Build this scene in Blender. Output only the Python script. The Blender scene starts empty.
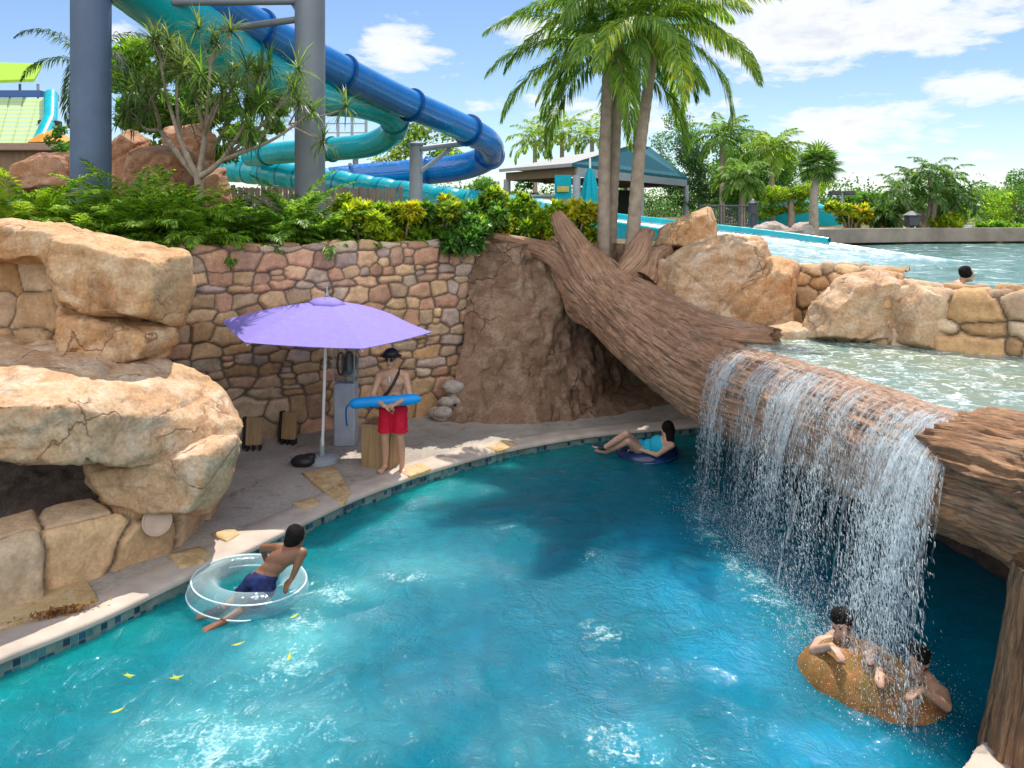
import bpy, bmesh, math, random
import numpy as np
from mathutils import Vector, Matrix
random.seed(7)
RNG = np.random.default_rng(7)
S = bpy.context.scene
COL = S.collection
R = math.radians

# ------------------------------------------------------------------ camera
FPX, HY, CAMZ = 760.0, 210.0, 3.6             # level camera with a shifted lens: uprights stay upright
cam = bpy.data.cameras.new('camera'); camo = bpy.data.objects.new('camera', cam); COL.objects.link(camo)
cam.sensor_width = 36; cam.lens = FPX / 1024 * 36; cam.clip_start = 0.05; cam.clip_end = 3000
camo.location = (0, 0, CAMZ); camo.rotation_euler = (math.pi / 2, 0, 0); cam.shift_y = (HY - 384) / 1024
S.camera = camo

def _ray(x, y):
    return Vector(((x - 512) / FPX, 1.0, (HY - y) / FPX))
def P(x, y, Y):            # survey point: the place seen at a pixel, at a known depth
    d = _ray(x, y); t = Y / d.y
    return Vector((d.x * t, Y, CAMZ + d.z * t))
def G(x, y, z):            # survey point on a level of known height
    d = _ray(x, y); t = (z - CAMZ) / d.z
    return Vector((d.x * t, d.y * t, z))

# ------------------------------------------------------------------ noise
def _hash(ix, iy, iz, seed):
    h = (ix.astype(np.int64) * 73856093) ^ (iy.astype(np.int64) * 19349663) ^ (iz.astype(np.int64) * 83492791) ^ (seed * 2654435761)
    h &= 0xffffffff
    h = ((h ^ (h >> 15)) * 2246822519) & 0xffffffff
    h = ((h ^ (h >> 13)) * 3266489917) & 0xffffffff
    return ((h ^ (h >> 16)) & 0xffffff) / float(0xffffff)
def vnoise(p, seed=0):
    p = np.asarray(p, float); i = np.floor(p); f = p - i; f = f * f * (3 - 2 * f)
    o = 0
    for a in (0, 1):
        for b in (0, 1):
            for c in (0, 1):
                w = (f[:, 0] if a else 1 - f[:, 0]) * (f[:, 1] if b else 1 - f[:, 1]) * (f[:, 2] if c else 1 - f[:, 2])
                o = o + w * _hash(i[:, 0] + a, i[:, 1] + b, i[:, 2] + c, seed)
    return o * 2 - 1
def fbm(p, octv=4, seed=0, lac=2.03, gain=.5):
    p = np.asarray(p, float); s = 0; a = 1; n = 0
    for k in range(octv):
        s = s + a * vnoise(p, seed + k * 17); n += a; a *= gain; p = p * lac + 11.3
    return s / n
def sstep(a, b, x):
    t = np.clip((x - a) / (b - a), 0, 1); return t * t * (3 - 2 * t)

# ------------------------------------------------------------------ objects
def tag(o, label=None, cat=None, group=None, kind=None):
    if label: o['label'] = label
    if cat: o['category'] = cat
    if group: o['group'] = group
    if kind: o['kind'] = kind
    return o
def empty(name, loc, label=None, cat=None, group=None, rz=0):
    o = bpy.data.objects.new(name, None); COL.objects.link(o)
    o.location = loc; o.rotation_euler = (0, 0, rz); o.empty_display_size = .2
    return tag(o, label, cat, group)
def wloc(o):
    v = Vector((0, 0, 0))
    while o is not None:
        v += Vector(o.location); o = o.parent
    return v
def link_mesh(name, me, mat, parent=None, smooth=True, abs_=True):
    if mat is not None and len(me.materials) == 0: me.materials.append(mat)
    if smooth and len(me.polygons): me.polygons.foreach_set('use_smooth', [True] * len(me.polygons))
    o = bpy.data.objects.new(name, me); COL.objects.link(o)
    if parent is not None:
        if abs_:
            off = wloc(parent); me.transform(Matrix.Translation(-off))
        o.parent = parent
    return o
def set_col(me, cols, name='col'):
    a = me.color_attributes.new(name, 'FLOAT_COLOR', 'POINT')
    c = np.ones((len(me.vertices), 4), np.float32); cc = np.asarray(cols, np.float32)
    c[:, :cc.shape[1]] = cc; a.data.foreach_set('color', c.ravel())
def np_mesh(name, v, quads, mat, parent=None, cols=None, smooth=True, uv=None, abs_=True):
    v = np.asarray(v, np.float32); quads = np.asarray(quads, np.int32)
    me = bpy.data.meshes.new(name); n = quads.shape[1]
    me.vertices.add(len(v)); me.vertices.foreach_set('co', v.ravel())
    me.loops.add(quads.size); me.loops.foreach_set('vertex_index', quads.ravel())
    me.polygons.add(len(quads)); me.polygons.foreach_set('loop_start', np.arange(0, quads.size, n, dtype=np.int32))
    me.update(calc_edges=True); me.validate()
    if cols is not None: set_col(me, cols)
    if uv is not None:
        l = me.uv_layers.new(name='UVMap'); li = np.empty(len(me.loops), np.int32); me.loops.foreach_get('vertex_index', li)
        l.data.foreach_set('uv', np.asarray(uv, np.float32)[li].ravel())
    return link_mesh(name, me, mat, parent, smooth, abs_)
def grid_quads(nu, nv, wrap=False):
    i = np.arange(nu - (0 if wrap else 1))[:, None]; j = np.arange(nv - 1)[None, :]
    i2 = (i + 1) % nu
    return np.stack([i * nv + j + 0 * i, i2 * nv + j, i2 * nv + j + 1, i * nv + j + 1], -1).reshape(-1, 4)

class MB:                                   # collects shapes for ONE mesh
    def __init__(s): s.v = []; s.f = []; s.c = []; s.cur = (1, 1, 1)
    def add(s, vs, fs):
        b = len(s.v); s.v += [tuple(x) for x in vs]; s.f += [[b + i for i in f] for f in fs]; s.c += [s.cur] * len(vs)
        return s
    def box(s, c, size, rot=None, taper=1.0, bev=.0):
        sx, sy, sz = [q / 2 for q in size]; vs = []
        b = min(bev, sx * .9, sy * .9)
        ring = [(-sx + b, -sy), (sx - b, -sy), (sx, -sy + b), (sx, sy - b), (sx - b, sy), (-sx + b, sy), (-sx, sy - b), (-sx, -sy + b)] if b else [(-sx, -sy), (sx, -sy), (sx, sy), (-sx, sy)]
        n = len(ring); lv = [(-sz, 1), (sz, taper)] if not b else [(-sz, 1 - b / max(sx, sy)), (-sz + b, 1), (sz - b, taper), (sz, taper * (1 - b / max(sx, sy)))]
        for z, k in lv: vs += [Vector((x * k, y * k, z)) for x, y in ring]
        m = len(lv); fs = [list(range(n))[::-1], [(m - 1) * n + i for i in range(n)]]
        for l in range(m - 1): fs += [[l * n + i, l * n + (i + 1) % n, (l + 1) * n + (i + 1) % n, (l + 1) * n + i] for i in range(n)]
        M = rot if rot is not None else Matrix.Identity(3)
        if isinstance(M, (int, float)): M = Matrix.Rotation(M, 3, 'Z')
        return s.add([Vector(c) + M @ v for v in vs], fs)
    def tube(s, pts, rad, n=10, cap=True, start=0.0):
        pts = [Vector(p) for p in pts]; m = len(pts)
        rad = list(rad) if hasattr(rad, '__len__') else [rad] * m
        vs = []; up = None
        for i, p in enumerate(pts):
            t = (pts[min(i + 1, m - 1)] - pts[max(i - 1, 0)]).normalized()
            if up is None: up = Vector((0, 0, 1)) if abs(t.z) < .95 else Vector((1, 0, 0))
            a = (up - t * up.dot(t)).normalized(); up = a; b = t.cross(a)
            vs += [p + (a * math.cos(q) + b * math.sin(q)) * rad[i] for q in [start + 2 * math.pi * k / n for k in range(n)]]
        fs = [[i * n + k, i * n + (k + 1) % n, (i + 1) * n + (k + 1) % n, (i + 1) * n + k] for i in range(m - 1) for k in range(n)]
        if cap: fs += [list(range(n))[::-1], [(m - 1) * n + k for k in range(n)]]
        return s.add(vs, fs)
    def lathe(s, c, prof, n=24, axis=None):
        vs = []; M = Matrix.Identity(3) if axis is None else Vector((0, 0, 1)).rotation_difference(Vector(axis)).to_matrix()
        for r, z in prof: vs += [Vector(c) + M @ Vector((r * math.cos(2 * math.pi * k / n), r * math.sin(2 * math.pi * k / n), z)) for k in range(n)]
        m = len(prof); fs = [[i * n + k, i * n + (k + 1) % n, (i + 1) * n + (k + 1) % n, (i + 1) * n + k] for i in range(m - 1) for k in range(n)]
        fs += [list(range(n))[::-1], [(m - 1) * n + k for k in range(n)]]
        return s.add(vs, fs)
    def ell(s, c, r, rot=None, n=14, m=9):
        vs = []; M = rot if rot is not None else Matrix.Identity(3)
        for j in range(1, m):
            a = math.pi * j / m
            vs += [Vector(c) + M @ Vector((r[0] * math.sin(a) * math.cos(2 * math.pi * k / n), r[1] * math.sin(a) * math.sin(2 * math.pi * k / n), r[2] * math.cos(a))) for k in range(n)]
        vs += [Vector(c) + M @ Vector((0, 0, r[2])), Vector(c) + M @ Vector((0, 0, -r[2]))]
        T, B = len(vs) - 2, len(vs) - 1
        fs = [[i * n + k, (i + 1) * n + k, (i + 1) * n + (k + 1) % n, i * n + (k + 1) % n] for i in range(m - 2) for k in range(n)]
        fs += [[T, k, (k + 1) % n] for k in range(n)] + [[B, (m - 2) * n + (k + 1) % n, (m - 2) * n + k] for k in range(n)]
        return s.add(vs, fs)
    def cap(s, p, q, r0, r1, n=12):          # tapered capsule
        p, q = Vector(p), Vector(q); d = (q - p); L = d.length or 1e-5; d = d / L
        pts = []; rr = []
        for a in (88, 60, 30): pts.append(p - d * r0 * math.sin(R(a))); rr.append(r0 * math.cos(R(a)))
        pts += [p, q]; rr += [r0, r1]
        for a in (30, 60, 88): pts.append(q + d * r1 * math.sin(R(a))); rr.append(r1 * math.cos(R(a)))
        return s.tube(pts, rr, n)
    def build(s, name, mat, parent=None, smooth=False, colored=False):
        me = bpy.data.meshes.new(name); me.from_pydata(s.v, [], s.f); me.update()
        if colored: set_col(me, s.c)
        o = link_mesh(name, me, mat, parent, smooth)
        if smooth: auto_smooth(o)
        return o

def auto_smooth(o, ang=38):
    me = o.data
    bm = bmesh.new(); bm.from_mesh(me)
    bmesh.ops.recalc_face_normals(bm, faces=bm.faces)
    lim = R(ang)
    for e in bm.edges:
        e.smooth = not (len(e.link_faces) == 2 and e.calc_face_angle(0) > lim)
    bm.to_mesh(me); bm.free()

def remeshed(name, vs_fs_list, voxel, smooth_it=4):
    """union of closed shapes as one continuous skin, as a numpy vertex array and a mesh"""
    bm = bmesh.new()
    for vs, fs in vs_fs_list:
        bv = [bm.verts.new(v) for v in vs]
        for f in fs:
            try: bm.faces.new([bv[i] for i in f])
            except ValueError: pass
    bmesh.ops.recalc_face_normals(bm, faces=bm.faces)
    me = bpy.data.meshes.new(name + '_src'); bm.to_mesh(me); bm.free()
    o = bpy.data.objects.new(name + '_src', me); COL.objects.link(o)
    m = o.modifiers.new('r', 'REMESH'); m.mode = 'VOXEL'; m.voxel_size = voxel
    if smooth_it:
        sm = o.modifiers.new('s', 'SMOOTH'); sm.factor = .5; sm.iterations = smooth_it
    dg = bpy.context.evaluated_depsgraph_get()
    out = bpy.data.meshes.new_from_object(o.evaluated_get(dg))
    bpy.data.objects.remove(o); bpy.data.meshes.remove(me)
    out.name = name
    return out
def get_co(me):
    a = np.empty(len(me.vertices) * 3, np.float32); me.vertices.foreach_get('co', a); return a.reshape(-1, 3)
def get_no(me):
    a = np.empty(len(me.vertices) * 3, np.float32); me.vertices.foreach_get('normal', a); return a.reshape(-1, 3)
def set_co(me, co):
    me.vertices.foreach_set('co', np.asarray(co, np.float32).ravel()); me.update()
def hull(points):
    bm = bmesh.new()
    for p in points: bm.verts.new(p)
    r = bmesh.ops.convex_hull(bm, input=bm.verts)
    bmesh.ops.delete(bm, geom=[g for g in r['geom_interior'] if isinstance(g, bmesh.types.BMVert)], context='VERTS')
    bm.verts.index_update(); vs = [v.co.copy() for v in bm.verts]; fs = [[v.index for v in f.verts] for f in bm.faces]
    bm.free(); return vs, fs

# ------------------------------------------------------------------ materials
class NT:
    def __init__(s, name):
        s.m = bpy.data.materials.new(name); s.m.use_nodes = True; s.t = s.m.node_tree; s.t.nodes.clear()
        s.out = s.n('ShaderNodeOutputMaterial')
    def n(s, typ, **kw):
        x = s.t.nodes.new(typ)
        for k, v in kw.items():
            if k.startswith('i_'): x.inputs[k[2:].replace('_', ' ')].default_value = v
            else: setattr(x, k, v)
        return x
    def l(s, a, b): s.t.links.new(a, b)
    def noise(s, vec, scale, detail=4, rough=.55, dist=0.0):
        x = s.n('ShaderNodeTexNoise'); x.inputs['Scale'].default_value = scale; x.inputs['Detail'].default_value = detail
        x.inputs['Roughness'].default_value = rough; x.inputs['Distortion'].default_value = dist
        if vec is not None: s.l(vec, x.inputs['Vector'])
        return x.outputs['Fac']
    def ramp(s, fac, stops):
        x = s.n('ShaderNodeValToRGB'); e = x.color_ramp.elements
        while len(e) < len(stops): e.new(.5)
        for i, (p, c) in enumerate(stops):
            e[i].position = p; e[i].color = (c, c, c, 1) if isinstance(c, (int, float)) else (*c, 1)
        s.l(fac, x.inputs['Fac']); return x.outputs['Color']
    def mix(s, fac, a, b, typ='MIX'):
        x = s.n('ShaderNodeMix', data_type='RGBA', blend_type=typ)
        for inp, v in ((x.inputs['Factor'], fac), (x.inputs[6], a), (x.inputs[7], b)):
            if isinstance(v, (int, float)): inp.default_value = v if inp.name == 'Factor' else (v, v, v, 1)
            elif isinstance(v, tuple): inp.default_value = (*v, 1)
            else: s.l(v, inp)
        return x.outputs[2]
    def math(s, op, a, b=0.0, clamp=False):
        x = s.n('ShaderNodeMath', operation=op, use_clamp=clamp)
        for i, v in enumerate((a, b)):
            if isinstance(v, (int, float)): x.inputs[i].default_value = v
            else: s.l(v, x.inputs[i])
        return x.outputs[0]
    def bump(s, h, strength=.4, dist=.02, normal=None):
        x = s.n('ShaderNodeBump'); x.inputs['Strength'].default_value = strength; x.inputs['Distance'].default_value = dist
        s.l(h, x.inputs['Height'])
        if normal is not None: s.l(normal, x.inputs['Normal'])
        return x.outputs['Normal']
    def mapping(s, vec, scale=(1, 1, 1), rot=(0, 0, 0)):
        x = s.n('ShaderNodeMapping'); x.inputs['Scale'].default_value = scale; x.inputs['Rotation'].default_value = rot
        s.l(vec, x.inputs['Vector']); return x.outputs[0]
    def obj(s): return s.n('ShaderNodeTexCoord').outputs['Object']
    def uv(s): return s.n('ShaderNodeTexCoord').outputs['UV']
    def pos(s): return s.n('ShaderNodeNewGeometry').outputs['Position']
    def attr(s, name='col'): return s.n('ShaderNodeVertexColor', layer_name=name).outputs['Color']
    def pbsdf(s, col, rough=.6, normal=None, spec=.4, metal=0.0, **kw):
        x = s.n('ShaderNodeBsdfPrincipled')
        for key, v in (('Base Color', col), ('Roughness', rough), ('Specular IOR Level', spec), ('Metallic', metal)):
            if isinstance(v, tuple): x.inputs[key].default_value = (*v, 1)
            elif isinstance(v, (int, float)): x.inputs[key].default_value = v
            else: s.l(v, x.inputs[key])
        for k, v in kw.items(): x.inputs[k.replace('_', ' ')].default_value = v
        if normal is not None: s.l(normal, x.inputs['Normal'])
        return x
    def done(s, sh): s.l(sh.outputs[0] if hasattr(sh, 'outputs') else sh, s.out.inputs['Surface']); return s.m

def m_plain(name, col, rough=.5, spec=.4, var=.12, nscale=6.0, bump=0.0, metal=0.0, **kw):
    t = NT(name); p = t.pos(); n = t.noise(p, nscale, 5)
    c = t.mix(1.0, col, t.ramp(n, [(.3, 1 - var), (.7, 1 + var)]), 'MULTIPLY')
    nm = t.bump(t.noise(p, nscale * 8, 3), bump, .01) if bump else None
    return t.done(t.pbsdf(c, rough, nm, spec, metal, **kw))

def m_rock(name, a, b, c, scale=1.0, bump=.5):
    t = NT(name); p = t.pos()
    big = t.noise(p, .9 * scale, 5, .6, .6); mid = t.noise(p, 3.3 * scale, 6, .62, .3); fine = t.noise(p, 26 * scale, 5, .65)
    col = t.mix(t.ramp(big, [(.38, 0), (.62, 1)]), a, b)
    col = t.mix(t.ramp(mid, [(.46, 0), (.68, 1)]), col, c)
    warp = t.mapping(p, (.55, .55, 2.6)); st = t.noise(warp, 2.2 * scale, 6, .66, 1.1)
    col = t.mix(t.ramp(st, [(.55, 0), (.72, .62)]), col, (b[0] * .62, b[1] * .52, b[2] * .48))
    col = t.mix(t.ramp(t.noise(t.mapping(p, (1.6, 1.6, .5)), 1.5 * scale, 7, .7, .8), [(.54, 0), (.70, .7)]), col, (b[0] * .5, b[1] * .46, b[2] * .45))
    col = t.mix(1.0, col, t.ramp(fine, [(.3, .70), (.7, 1.2)]), 'MULTIPLY')
    # wandering hairline cracks
    v = t.n('ShaderNodeTexVoronoi', feature='DISTANCE_TO_EDGE'); v.inputs['Scale'].default_value = .85 * scale
    wv = t.n('ShaderNodeVectorMath', operation='ADD'); nz = t.n('ShaderNodeTexNoise'); nz.inputs['Scale'].default_value = 1.7; nz.inputs['Detail'].default_value = 5
    t.l(p, nz.inputs['Vector']); t.l(p, wv.inputs[0]); t.l(nz.outputs['Color'], wv.inputs[1]); t.l(wv.outputs[0], v.inputs['Vector'])
    crack = t.math('MAXIMUM', t.ramp(v.outputs['Distance'], [(0, 0), (.014, 1)]), t.ramp(t.noise(p, .8 * scale, 3), [(.43, 0), (.50, 1)]))
    col = t.mix(t.math('SUBTRACT', 1.0, crack), col, (b[0] * .5, b[1] * .42, b[2] * .4))
    h = t.math('ADD', t.math('MULTIPLY', mid, 1.0), t.math('MULTIPLY', fine, .35))
    h = t.math('ADD', h, t.math('MULTIPLY', crack, .5))
    return t.done(t.pbsdf(col, .85, t.bump(h, bump, .05), .25))

def m_stone(name, bump=.45):
    t = NT(name); p = t.pos(); fine = t.noise(p, 30, 5, .65); mid = t.noise(p, 6, 5, .6)
    c = t.mix(1.0, t.attr(), t.ramp(mid, [(.3, .72), (.7, 1.22)]), 'MULTIPLY')
    c = t.mix(1.0, c, t.ramp(fine, [(.3, .82), (.7, 1.14)]), 'MULTIPLY')
    h = t.math('ADD', mid, t.math('MULTIPLY', fine, .4))
    return t.done(t.pbsdf(c, .85, t.bump(h, bump, .04), .25))

def m_bark(name, a, b, bump=.8, c=(.10, .06, .04)):
    t = NT(name); u = t.mapping(t.uv(), (1, 1, 1))
    fib = t.noise(t.mapping(u, (38, 1.7, 1)), 1.0, 8, .70, 1.0); blot = t.noise(t.pos(), 1.6, 5, .6, .5); fine = t.noise(t.mapping(u, (90, 9, 1)), 1.0, 4)
    col = t.mix(t.ramp(blot, [(.35, 0), (.65, 1)]), a, b)
    col = t.mix(t.ramp(t.noise(t.pos(), 4.5, 6, .7, .6), [(.52, 0), (.68, .55)]), col, (min(1, a[0] * 1.35), a[1] * 1.4, a[2] * 1.45))
    col = t.mix(t.ramp(fib, [(.36, 1), (.52, 0)]), col, c)
    col = t.mix(1.0, col, t.ramp(fine, [(.3, .75), (.7, 1.2)]), 'MULTIPLY')
    h = t.math('ADD', fib, t.math('MULTIPLY', fine, .3))
    return t.done(t.pbsdf(col, t.ramp(blot, [(.4, .5), (.6, .85)]), t.bump(h, bump, .06), .4))

def m_leaf(name, trans=.35, rough=.42, spec=.45):
    t = NT(name); c = t.mix(1.0, t.attr(), t.ramp(t.noise(t.pos(), 9, 3), [(.3, .82), (.7, 1.18)]), 'MULTIPLY')
    b = t.pbsdf(c, rough, None, spec); tr = t.n('ShaderNodeBsdfTranslucent')
    t.l(t.mix(1.0, c, (1.35, 1.4, .7), 'MULTIPLY'), tr.inputs['Color'])
    m = t.n('ShaderNodeMixShader'); m.inputs[0].default_value = trans
    t.l(b.outputs[0], m.inputs[1]); t.l(tr.outputs[0], m.inputs[2]); return t.done(m)

def m_painted(name, col, rough=.4, spec=.45, dirt=.35, **kw):
    t = NT(name); p = t.pos(); n = t.noise(p, 1.7, 5); st = t.noise(t.mapping(p, (7, 7, .35)), 1.0, 6, .65, .4); sc = t.noise(p, 11, 6, .7)
    c = t.mix(1.0, col, t.ramp(n, [(.3, .86), (.7, 1.14)]), 'MULTIPLY')
    c = t.mix(t.ramp(st, [(.52, 0), (.74, dirt)]), c, tuple(.35 * q + .10 for q in col)); c = t.mix(t.ramp(sc, [(.64, 0), (.74, dirt)]), c, tuple(min(.8, 1.3 * q + .06) for q in col))
    return t.done(t.pbsdf(c, t.ramp(st, [(.4, rough), (.7, min(1, rough + .25))]), t.bump(n, .06, .02), spec, **kw))

M = {}
M['rock'] = m_rock('sandstone', (.50, .32, .17), (.44, .225, .10), (.58, .43, .28))
M['rock_pale'] = m_rock('pale_sandstone', (.51, .35, .215), (.45, .26, .135), (.59, .47, .35))
M['rock_red'] = m_rock('red_sandstone', (.42, .22, .13), (.36, .17, .09), (.50, .32, .21))
M['rock_grey'] = m_rock('grey_stone', (.42, .36, .31), (.36, .28, .23), (.50, .46, .42), 2.0)
M['mud'] = m_rock('earth_bank', (.25, .15, .095), (.18, .105, .065), (.33, .23, .16), 1.2, .8)
M['cave'] = m_rock('cave_shade_rock', (.10, .075, .06), (.07, .05, .04), (.13, .10, .09), 2.0)  # cave shade painted into the rock as a near-black colour
M['mossrock'] = m_rock('mossy_orange_rock', (.32, .125, .035), (.15, .115, .03), (.36, .16, .05), 2.6, .35)
M['stone'] = m_stone('masonry')
M['bark'] = m_bark('carved_bark', (.42, .245, .15), (.30, .16, .09), .55)
M['log'] = m_bark('weathered_log', (.40, .22, .11), (.30, .15, .075))
M['palmbark'] = m_plain('palm_trunk_bark', (.33, .26, .20), .85, .2, .25, 7, .5)
M['wood_branch'] = m_plain('pale_branch_bark', (.34, .27, .21), .85, .2, .25, 9, .5)
M['leaf'] = m_leaf('leaf', .55)
M['leaf_soft'] = m_leaf('leaf_soft', .55, .5, .3)
def m_wood(name, col):
    t = NT(name); p = t.pos(); g = t.noise(t.mapping(p, (14, 14, 1.2)), 1.6, 5, .6, .6)
    c = t.mix(1.0, col, t.ramp(g, [(.3, .7), (.7, 1.2)]), 'MULTIPLY')
    return t.done(t.pbsdf(c, .6, t.bump(g, .3, .01), .35))
M['wood'] = m_wood('tan_wood', (.36, .235, .12))
M['wood_dark'] = m_wood('brown_wood', (.20, .13, .075))
M['black'] = m_plain('black_plastic', (.015, .015, .017), .5)
M['steel'] = m_painted('painted_pole_steel', (.085, .125, .20), .5, .4)
M['steel_grey'] = m_painted('grey_pole_steel', (.17, .19, .22), .45, .45)
M['galv'] = m_plain('galvanised_steel', (.30, .34, .38), .42, .5, .1, 4)
M['white'] = m_plain('white_paint', (.78, .78, .78), .4, .4, .05)
M['slide_blue'] = m_painted('blue_fibreglass', (.0, .145, .46), .18, .5, .22, Coat_Weight=.5, Coat_Roughness=.06)
M['slide_blue_dark'] = m_plain('dark_blue_fibreglass', (.0, .07, .26), .25, .5, .08, 1.4)
M['slide_teal'] = m_painted('teal_fibreglass', (.0, .40, .46), .2, .5, .22, Coat_Weight=.5, Coat_Roughness=.06)
M['slide_teal_dark'] = m_plain('dark_teal_fibreglass', (.004, .16, .24), .3, .5, .08, 1.4)
# ------------------------------------------------------------------ sun, sky
SUN_AZ, SUN_EL = R(11), R(62)               # sun stands ahead of the camera, a little to the right
sdir = Vector((math.sin(SUN_AZ) * math.cos(SUN_EL), math.cos(SUN_AZ) * math.cos(SUN_EL), math.sin(SUN_EL)))
sl = bpy.data.lights.new('sun', 'SUN'); sl.energy = 4.6; sl.angle = R(.5); sl.color = (1, .93, .82)
so = bpy.data.objects.new('sun', sl); COL.objects.link(so); so.rotation_euler = sdir.to_track_quat('Z', 'Y').to_euler(); so.location = (4, 10, 30)
W = bpy.data.worlds.new('World'); S.world = W; W.use_nodes = True
class WT(NT):
    def __init__(s, t): s.t = t; t.nodes.clear()
w = WT(W.node_tree)
wo = w.n('ShaderNodeOutputWorld')
sky = w.n('ShaderNodeTexSky', sky_type='NISHITA', sun_disc=False); sky.sun_elevation = SUN_EL; sky.sun_rotation = SUN_AZ
sky.air_density = 1.0; sky.dust_density = .0; sky.ozone_density = 1.5; sky.altitude = 10
bg = w.n('ShaderNodeBackground'); bg.inputs['Strength'].default_value = .10; w.l(w.mix(1.0, sky.outputs[0], (.93, .975, 1.08), 'MULTIPLY'), bg.inputs['Color'])
dirv = w.n('ShaderNodeTexCoord').outputs['Generated']
sx = w.n('ShaderNodeSeparateXYZ'); w.l(dirv, sx.inputs[0])
zz = w.math('ADD', w.math('MAXIMUM', sx.outputs['Z'], 0.0), .22)
cv = w.n('ShaderNodeCombineXYZ'); w.l(w.math('DIVIDE', sx.outputs['X'], zz), cv.inputs[0]); w.l(w.math('DIVIDE', sx.outputs['Y'], zz), cv.inputs[1])
cn = w.noise(cv.outputs[0], 2.9, 10, .63, .3)
cn2 = w.noise(cv.outputs[0], 7.5, 8, .62, .3)
cn = w.math('ADD', w.math('MULTIPLY', cn, .62), w.math('MULTIPLY', cn2, .38))
bias = None
for (px, py, rx, ry, amt) in [(392, 52, 62, 42, .30), (535, 30, 60, 26, .27), (480, 108, 40, 16, .22), (118, 32, 40, 26, .2), (790, 30, 190, 60, .34), (905, 18, 190, 56, .34),
                              (985, 88, 100, 30, .30), (850, 132, 150, 36, .28), (640, 110, 160, 36, .2), (900, 165, 200, 34, .16), (250, 150, 120, 36, .14), (1150, 40, 120, 60, .25),
                              (-120, 60, 120, 60, .2), (660, -260, 260, 140, .25), (200, -240, 200, 120, .22)]:
    d = _ray(px, py).normalized(); dx = (_ray(px + rx, py).normalized() - d).length; dy = (_ray(px, py + ry).normalized() - d).length
    q = w.n('ShaderNodeVectorMath', operation='SUBTRACT'); w.l(dirv, q.inputs[0]); q.inputs[1].default_value = d
    q2 = w.n('ShaderNodeVectorMath', operation='MULTIPLY'); w.l(q.outputs[0], q2.inputs[0]); q2.inputs[1].default_value = (1 / dx, 1 / max(dx, dy), 1 / dy)
    ln = w.n('ShaderNodeVectorMath', operation='LENGTH'); w.l(q2.outputs[0], ln.inputs[0])
    mr = w.n('ShaderNodeMapRange', interpolation_type='SMOOTHSTEP'); w.l(ln.outputs['Value'], mr.inputs[0])
    for k, v in ((1, 1.25), (2, 0.0), (3, 0.0), (4, amt)): mr.inputs[k].default_value = v
    bias = mr.outputs[0] if bias is None else w.math('MAXIMUM', bias, mr.outputs[0])
bk = w.n('ShaderNodeMapRange'); w.l(sx.outputs['Y'], bk.inputs[0])  # denser cloud cover added out of view behind the viewer for fill light
for k, v in ((1, .1), (2, -.4), (3, 0), (4, .22)): bk.inputs[k].default_value = v
dens = w.math('ADD', cn, w.math('SUBTRACT', w.math('MAXIMUM', bias, bk.outputs[0]), .14))
fac = w.ramp(dens, [(.47, 0), (.56, .75), (.66, 1)])
shade = w.ramp(dens, [(.5, (1, 1, 1)), (.63, (.97, .98, 1)), (.76, (.74, .79, .88))])
# unseen clouds behind the viewer, added and brightened to fill the shaded faces
fl = w.n('ShaderNodeMapRange'); w.l(sx.outputs['Y'], fl.inputs[0])
for k, v in ((1, .25), (2, -.5), (3, .80), (4, 1.9)): fl.inputs[k].default_value = v
bg2 = w.n('ShaderNodeBackground'); w.l(fl.outputs[0], bg2.inputs['Strength']); w.l(shade, bg2.inputs['Color'])
ms = w.n('ShaderNodeMixShader'); w.l(fac, ms.inputs[0]); w.l(bg.outputs[0], ms.inputs[1]); w.l(bg2.outputs[0], ms.inputs[2])
w.l(ms.outputs[0], wo.inputs[0])
S.view_settings.view_transform = 'Standard'; S.view_settings.look = 'None'; S.view_settings.exposure = 0.42; S.view_settings.gamma = 1
S.render.engine = 'CYCLES'; S.cycles.use_denoising = True; S.cycles.max_bounces = 8; S.cycles.transparent_max_bounces = 16
S.cycles.sample_clamp_indirect = 6; S.cycles.caustics_reflective = False; S.cycles.caustics_refractive = False
try: S.cycles.denoiser = 'OPENIMAGEDENOISE'
except Exception: pass

# ------------------------------------------------------------------ rocks
def rock(name, hulls, mat, label, cat='boulder', seed=0, voxel=.045, amp=.07, smooth=3, cracks=(), group=None, parent=None):
    me = remeshed(name, [hull(h) for h in hulls], voxel, smooth)
    if not cracks:                            # natural joints of the rock
        rg = np.random.default_rng(seed + 100); c0 = get_co(me); mn, mxx = c0.min(0), c0.max(0)
        for _ in range(3):
            n_ = np.array([rg.uniform(-1, 1), rg.uniform(-.3, .3), rg.uniform(-1.3, 1.3)]); n_ /= np.linalg.norm(n_); pt = mn + (mxx - mn) * rg.uniform(.25, .75, 3); cracks = (*cracks, (tuple(n_), float(pt @ n_), .035, .05 * min(1, (mxx - mn).min())))
    for _ in range(1):
        co = get_co(me); no = get_no(me)
        led = np.abs(fbm(co * np.array([1.1, 1.1, 5.0]) + 3, 4, seed + 21)); d = amp * (fbm(co * 1.5, 3, seed) * 1.0 - .45 * (1 - sstep(0, .10, led)) + .30 * fbm(co * 9, 3, seed + 14) + .5 * fbm(co * 4.2, 3, seed + 5) - .25 * np.abs(fbm(co * np.array([2.2, 2.2, 5.5]), 3, seed + 9)))
        for (n, c, wd, dp) in cracks:         # carved joints
            nn = np.array(n, float); nn /= np.linalg.norm(nn)
            q = np.abs(co @ nn - c + .09 * fbm(co * 1.7, 3, seed + 31)); d = d - dp * (1 - sstep(0, wd, q))
        set_co(me, co + no * d[:, None])
    o = link_mesh(name, me, mat, parent)
    if parent is None: tag(o, label, cat, group)
    return o
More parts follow.
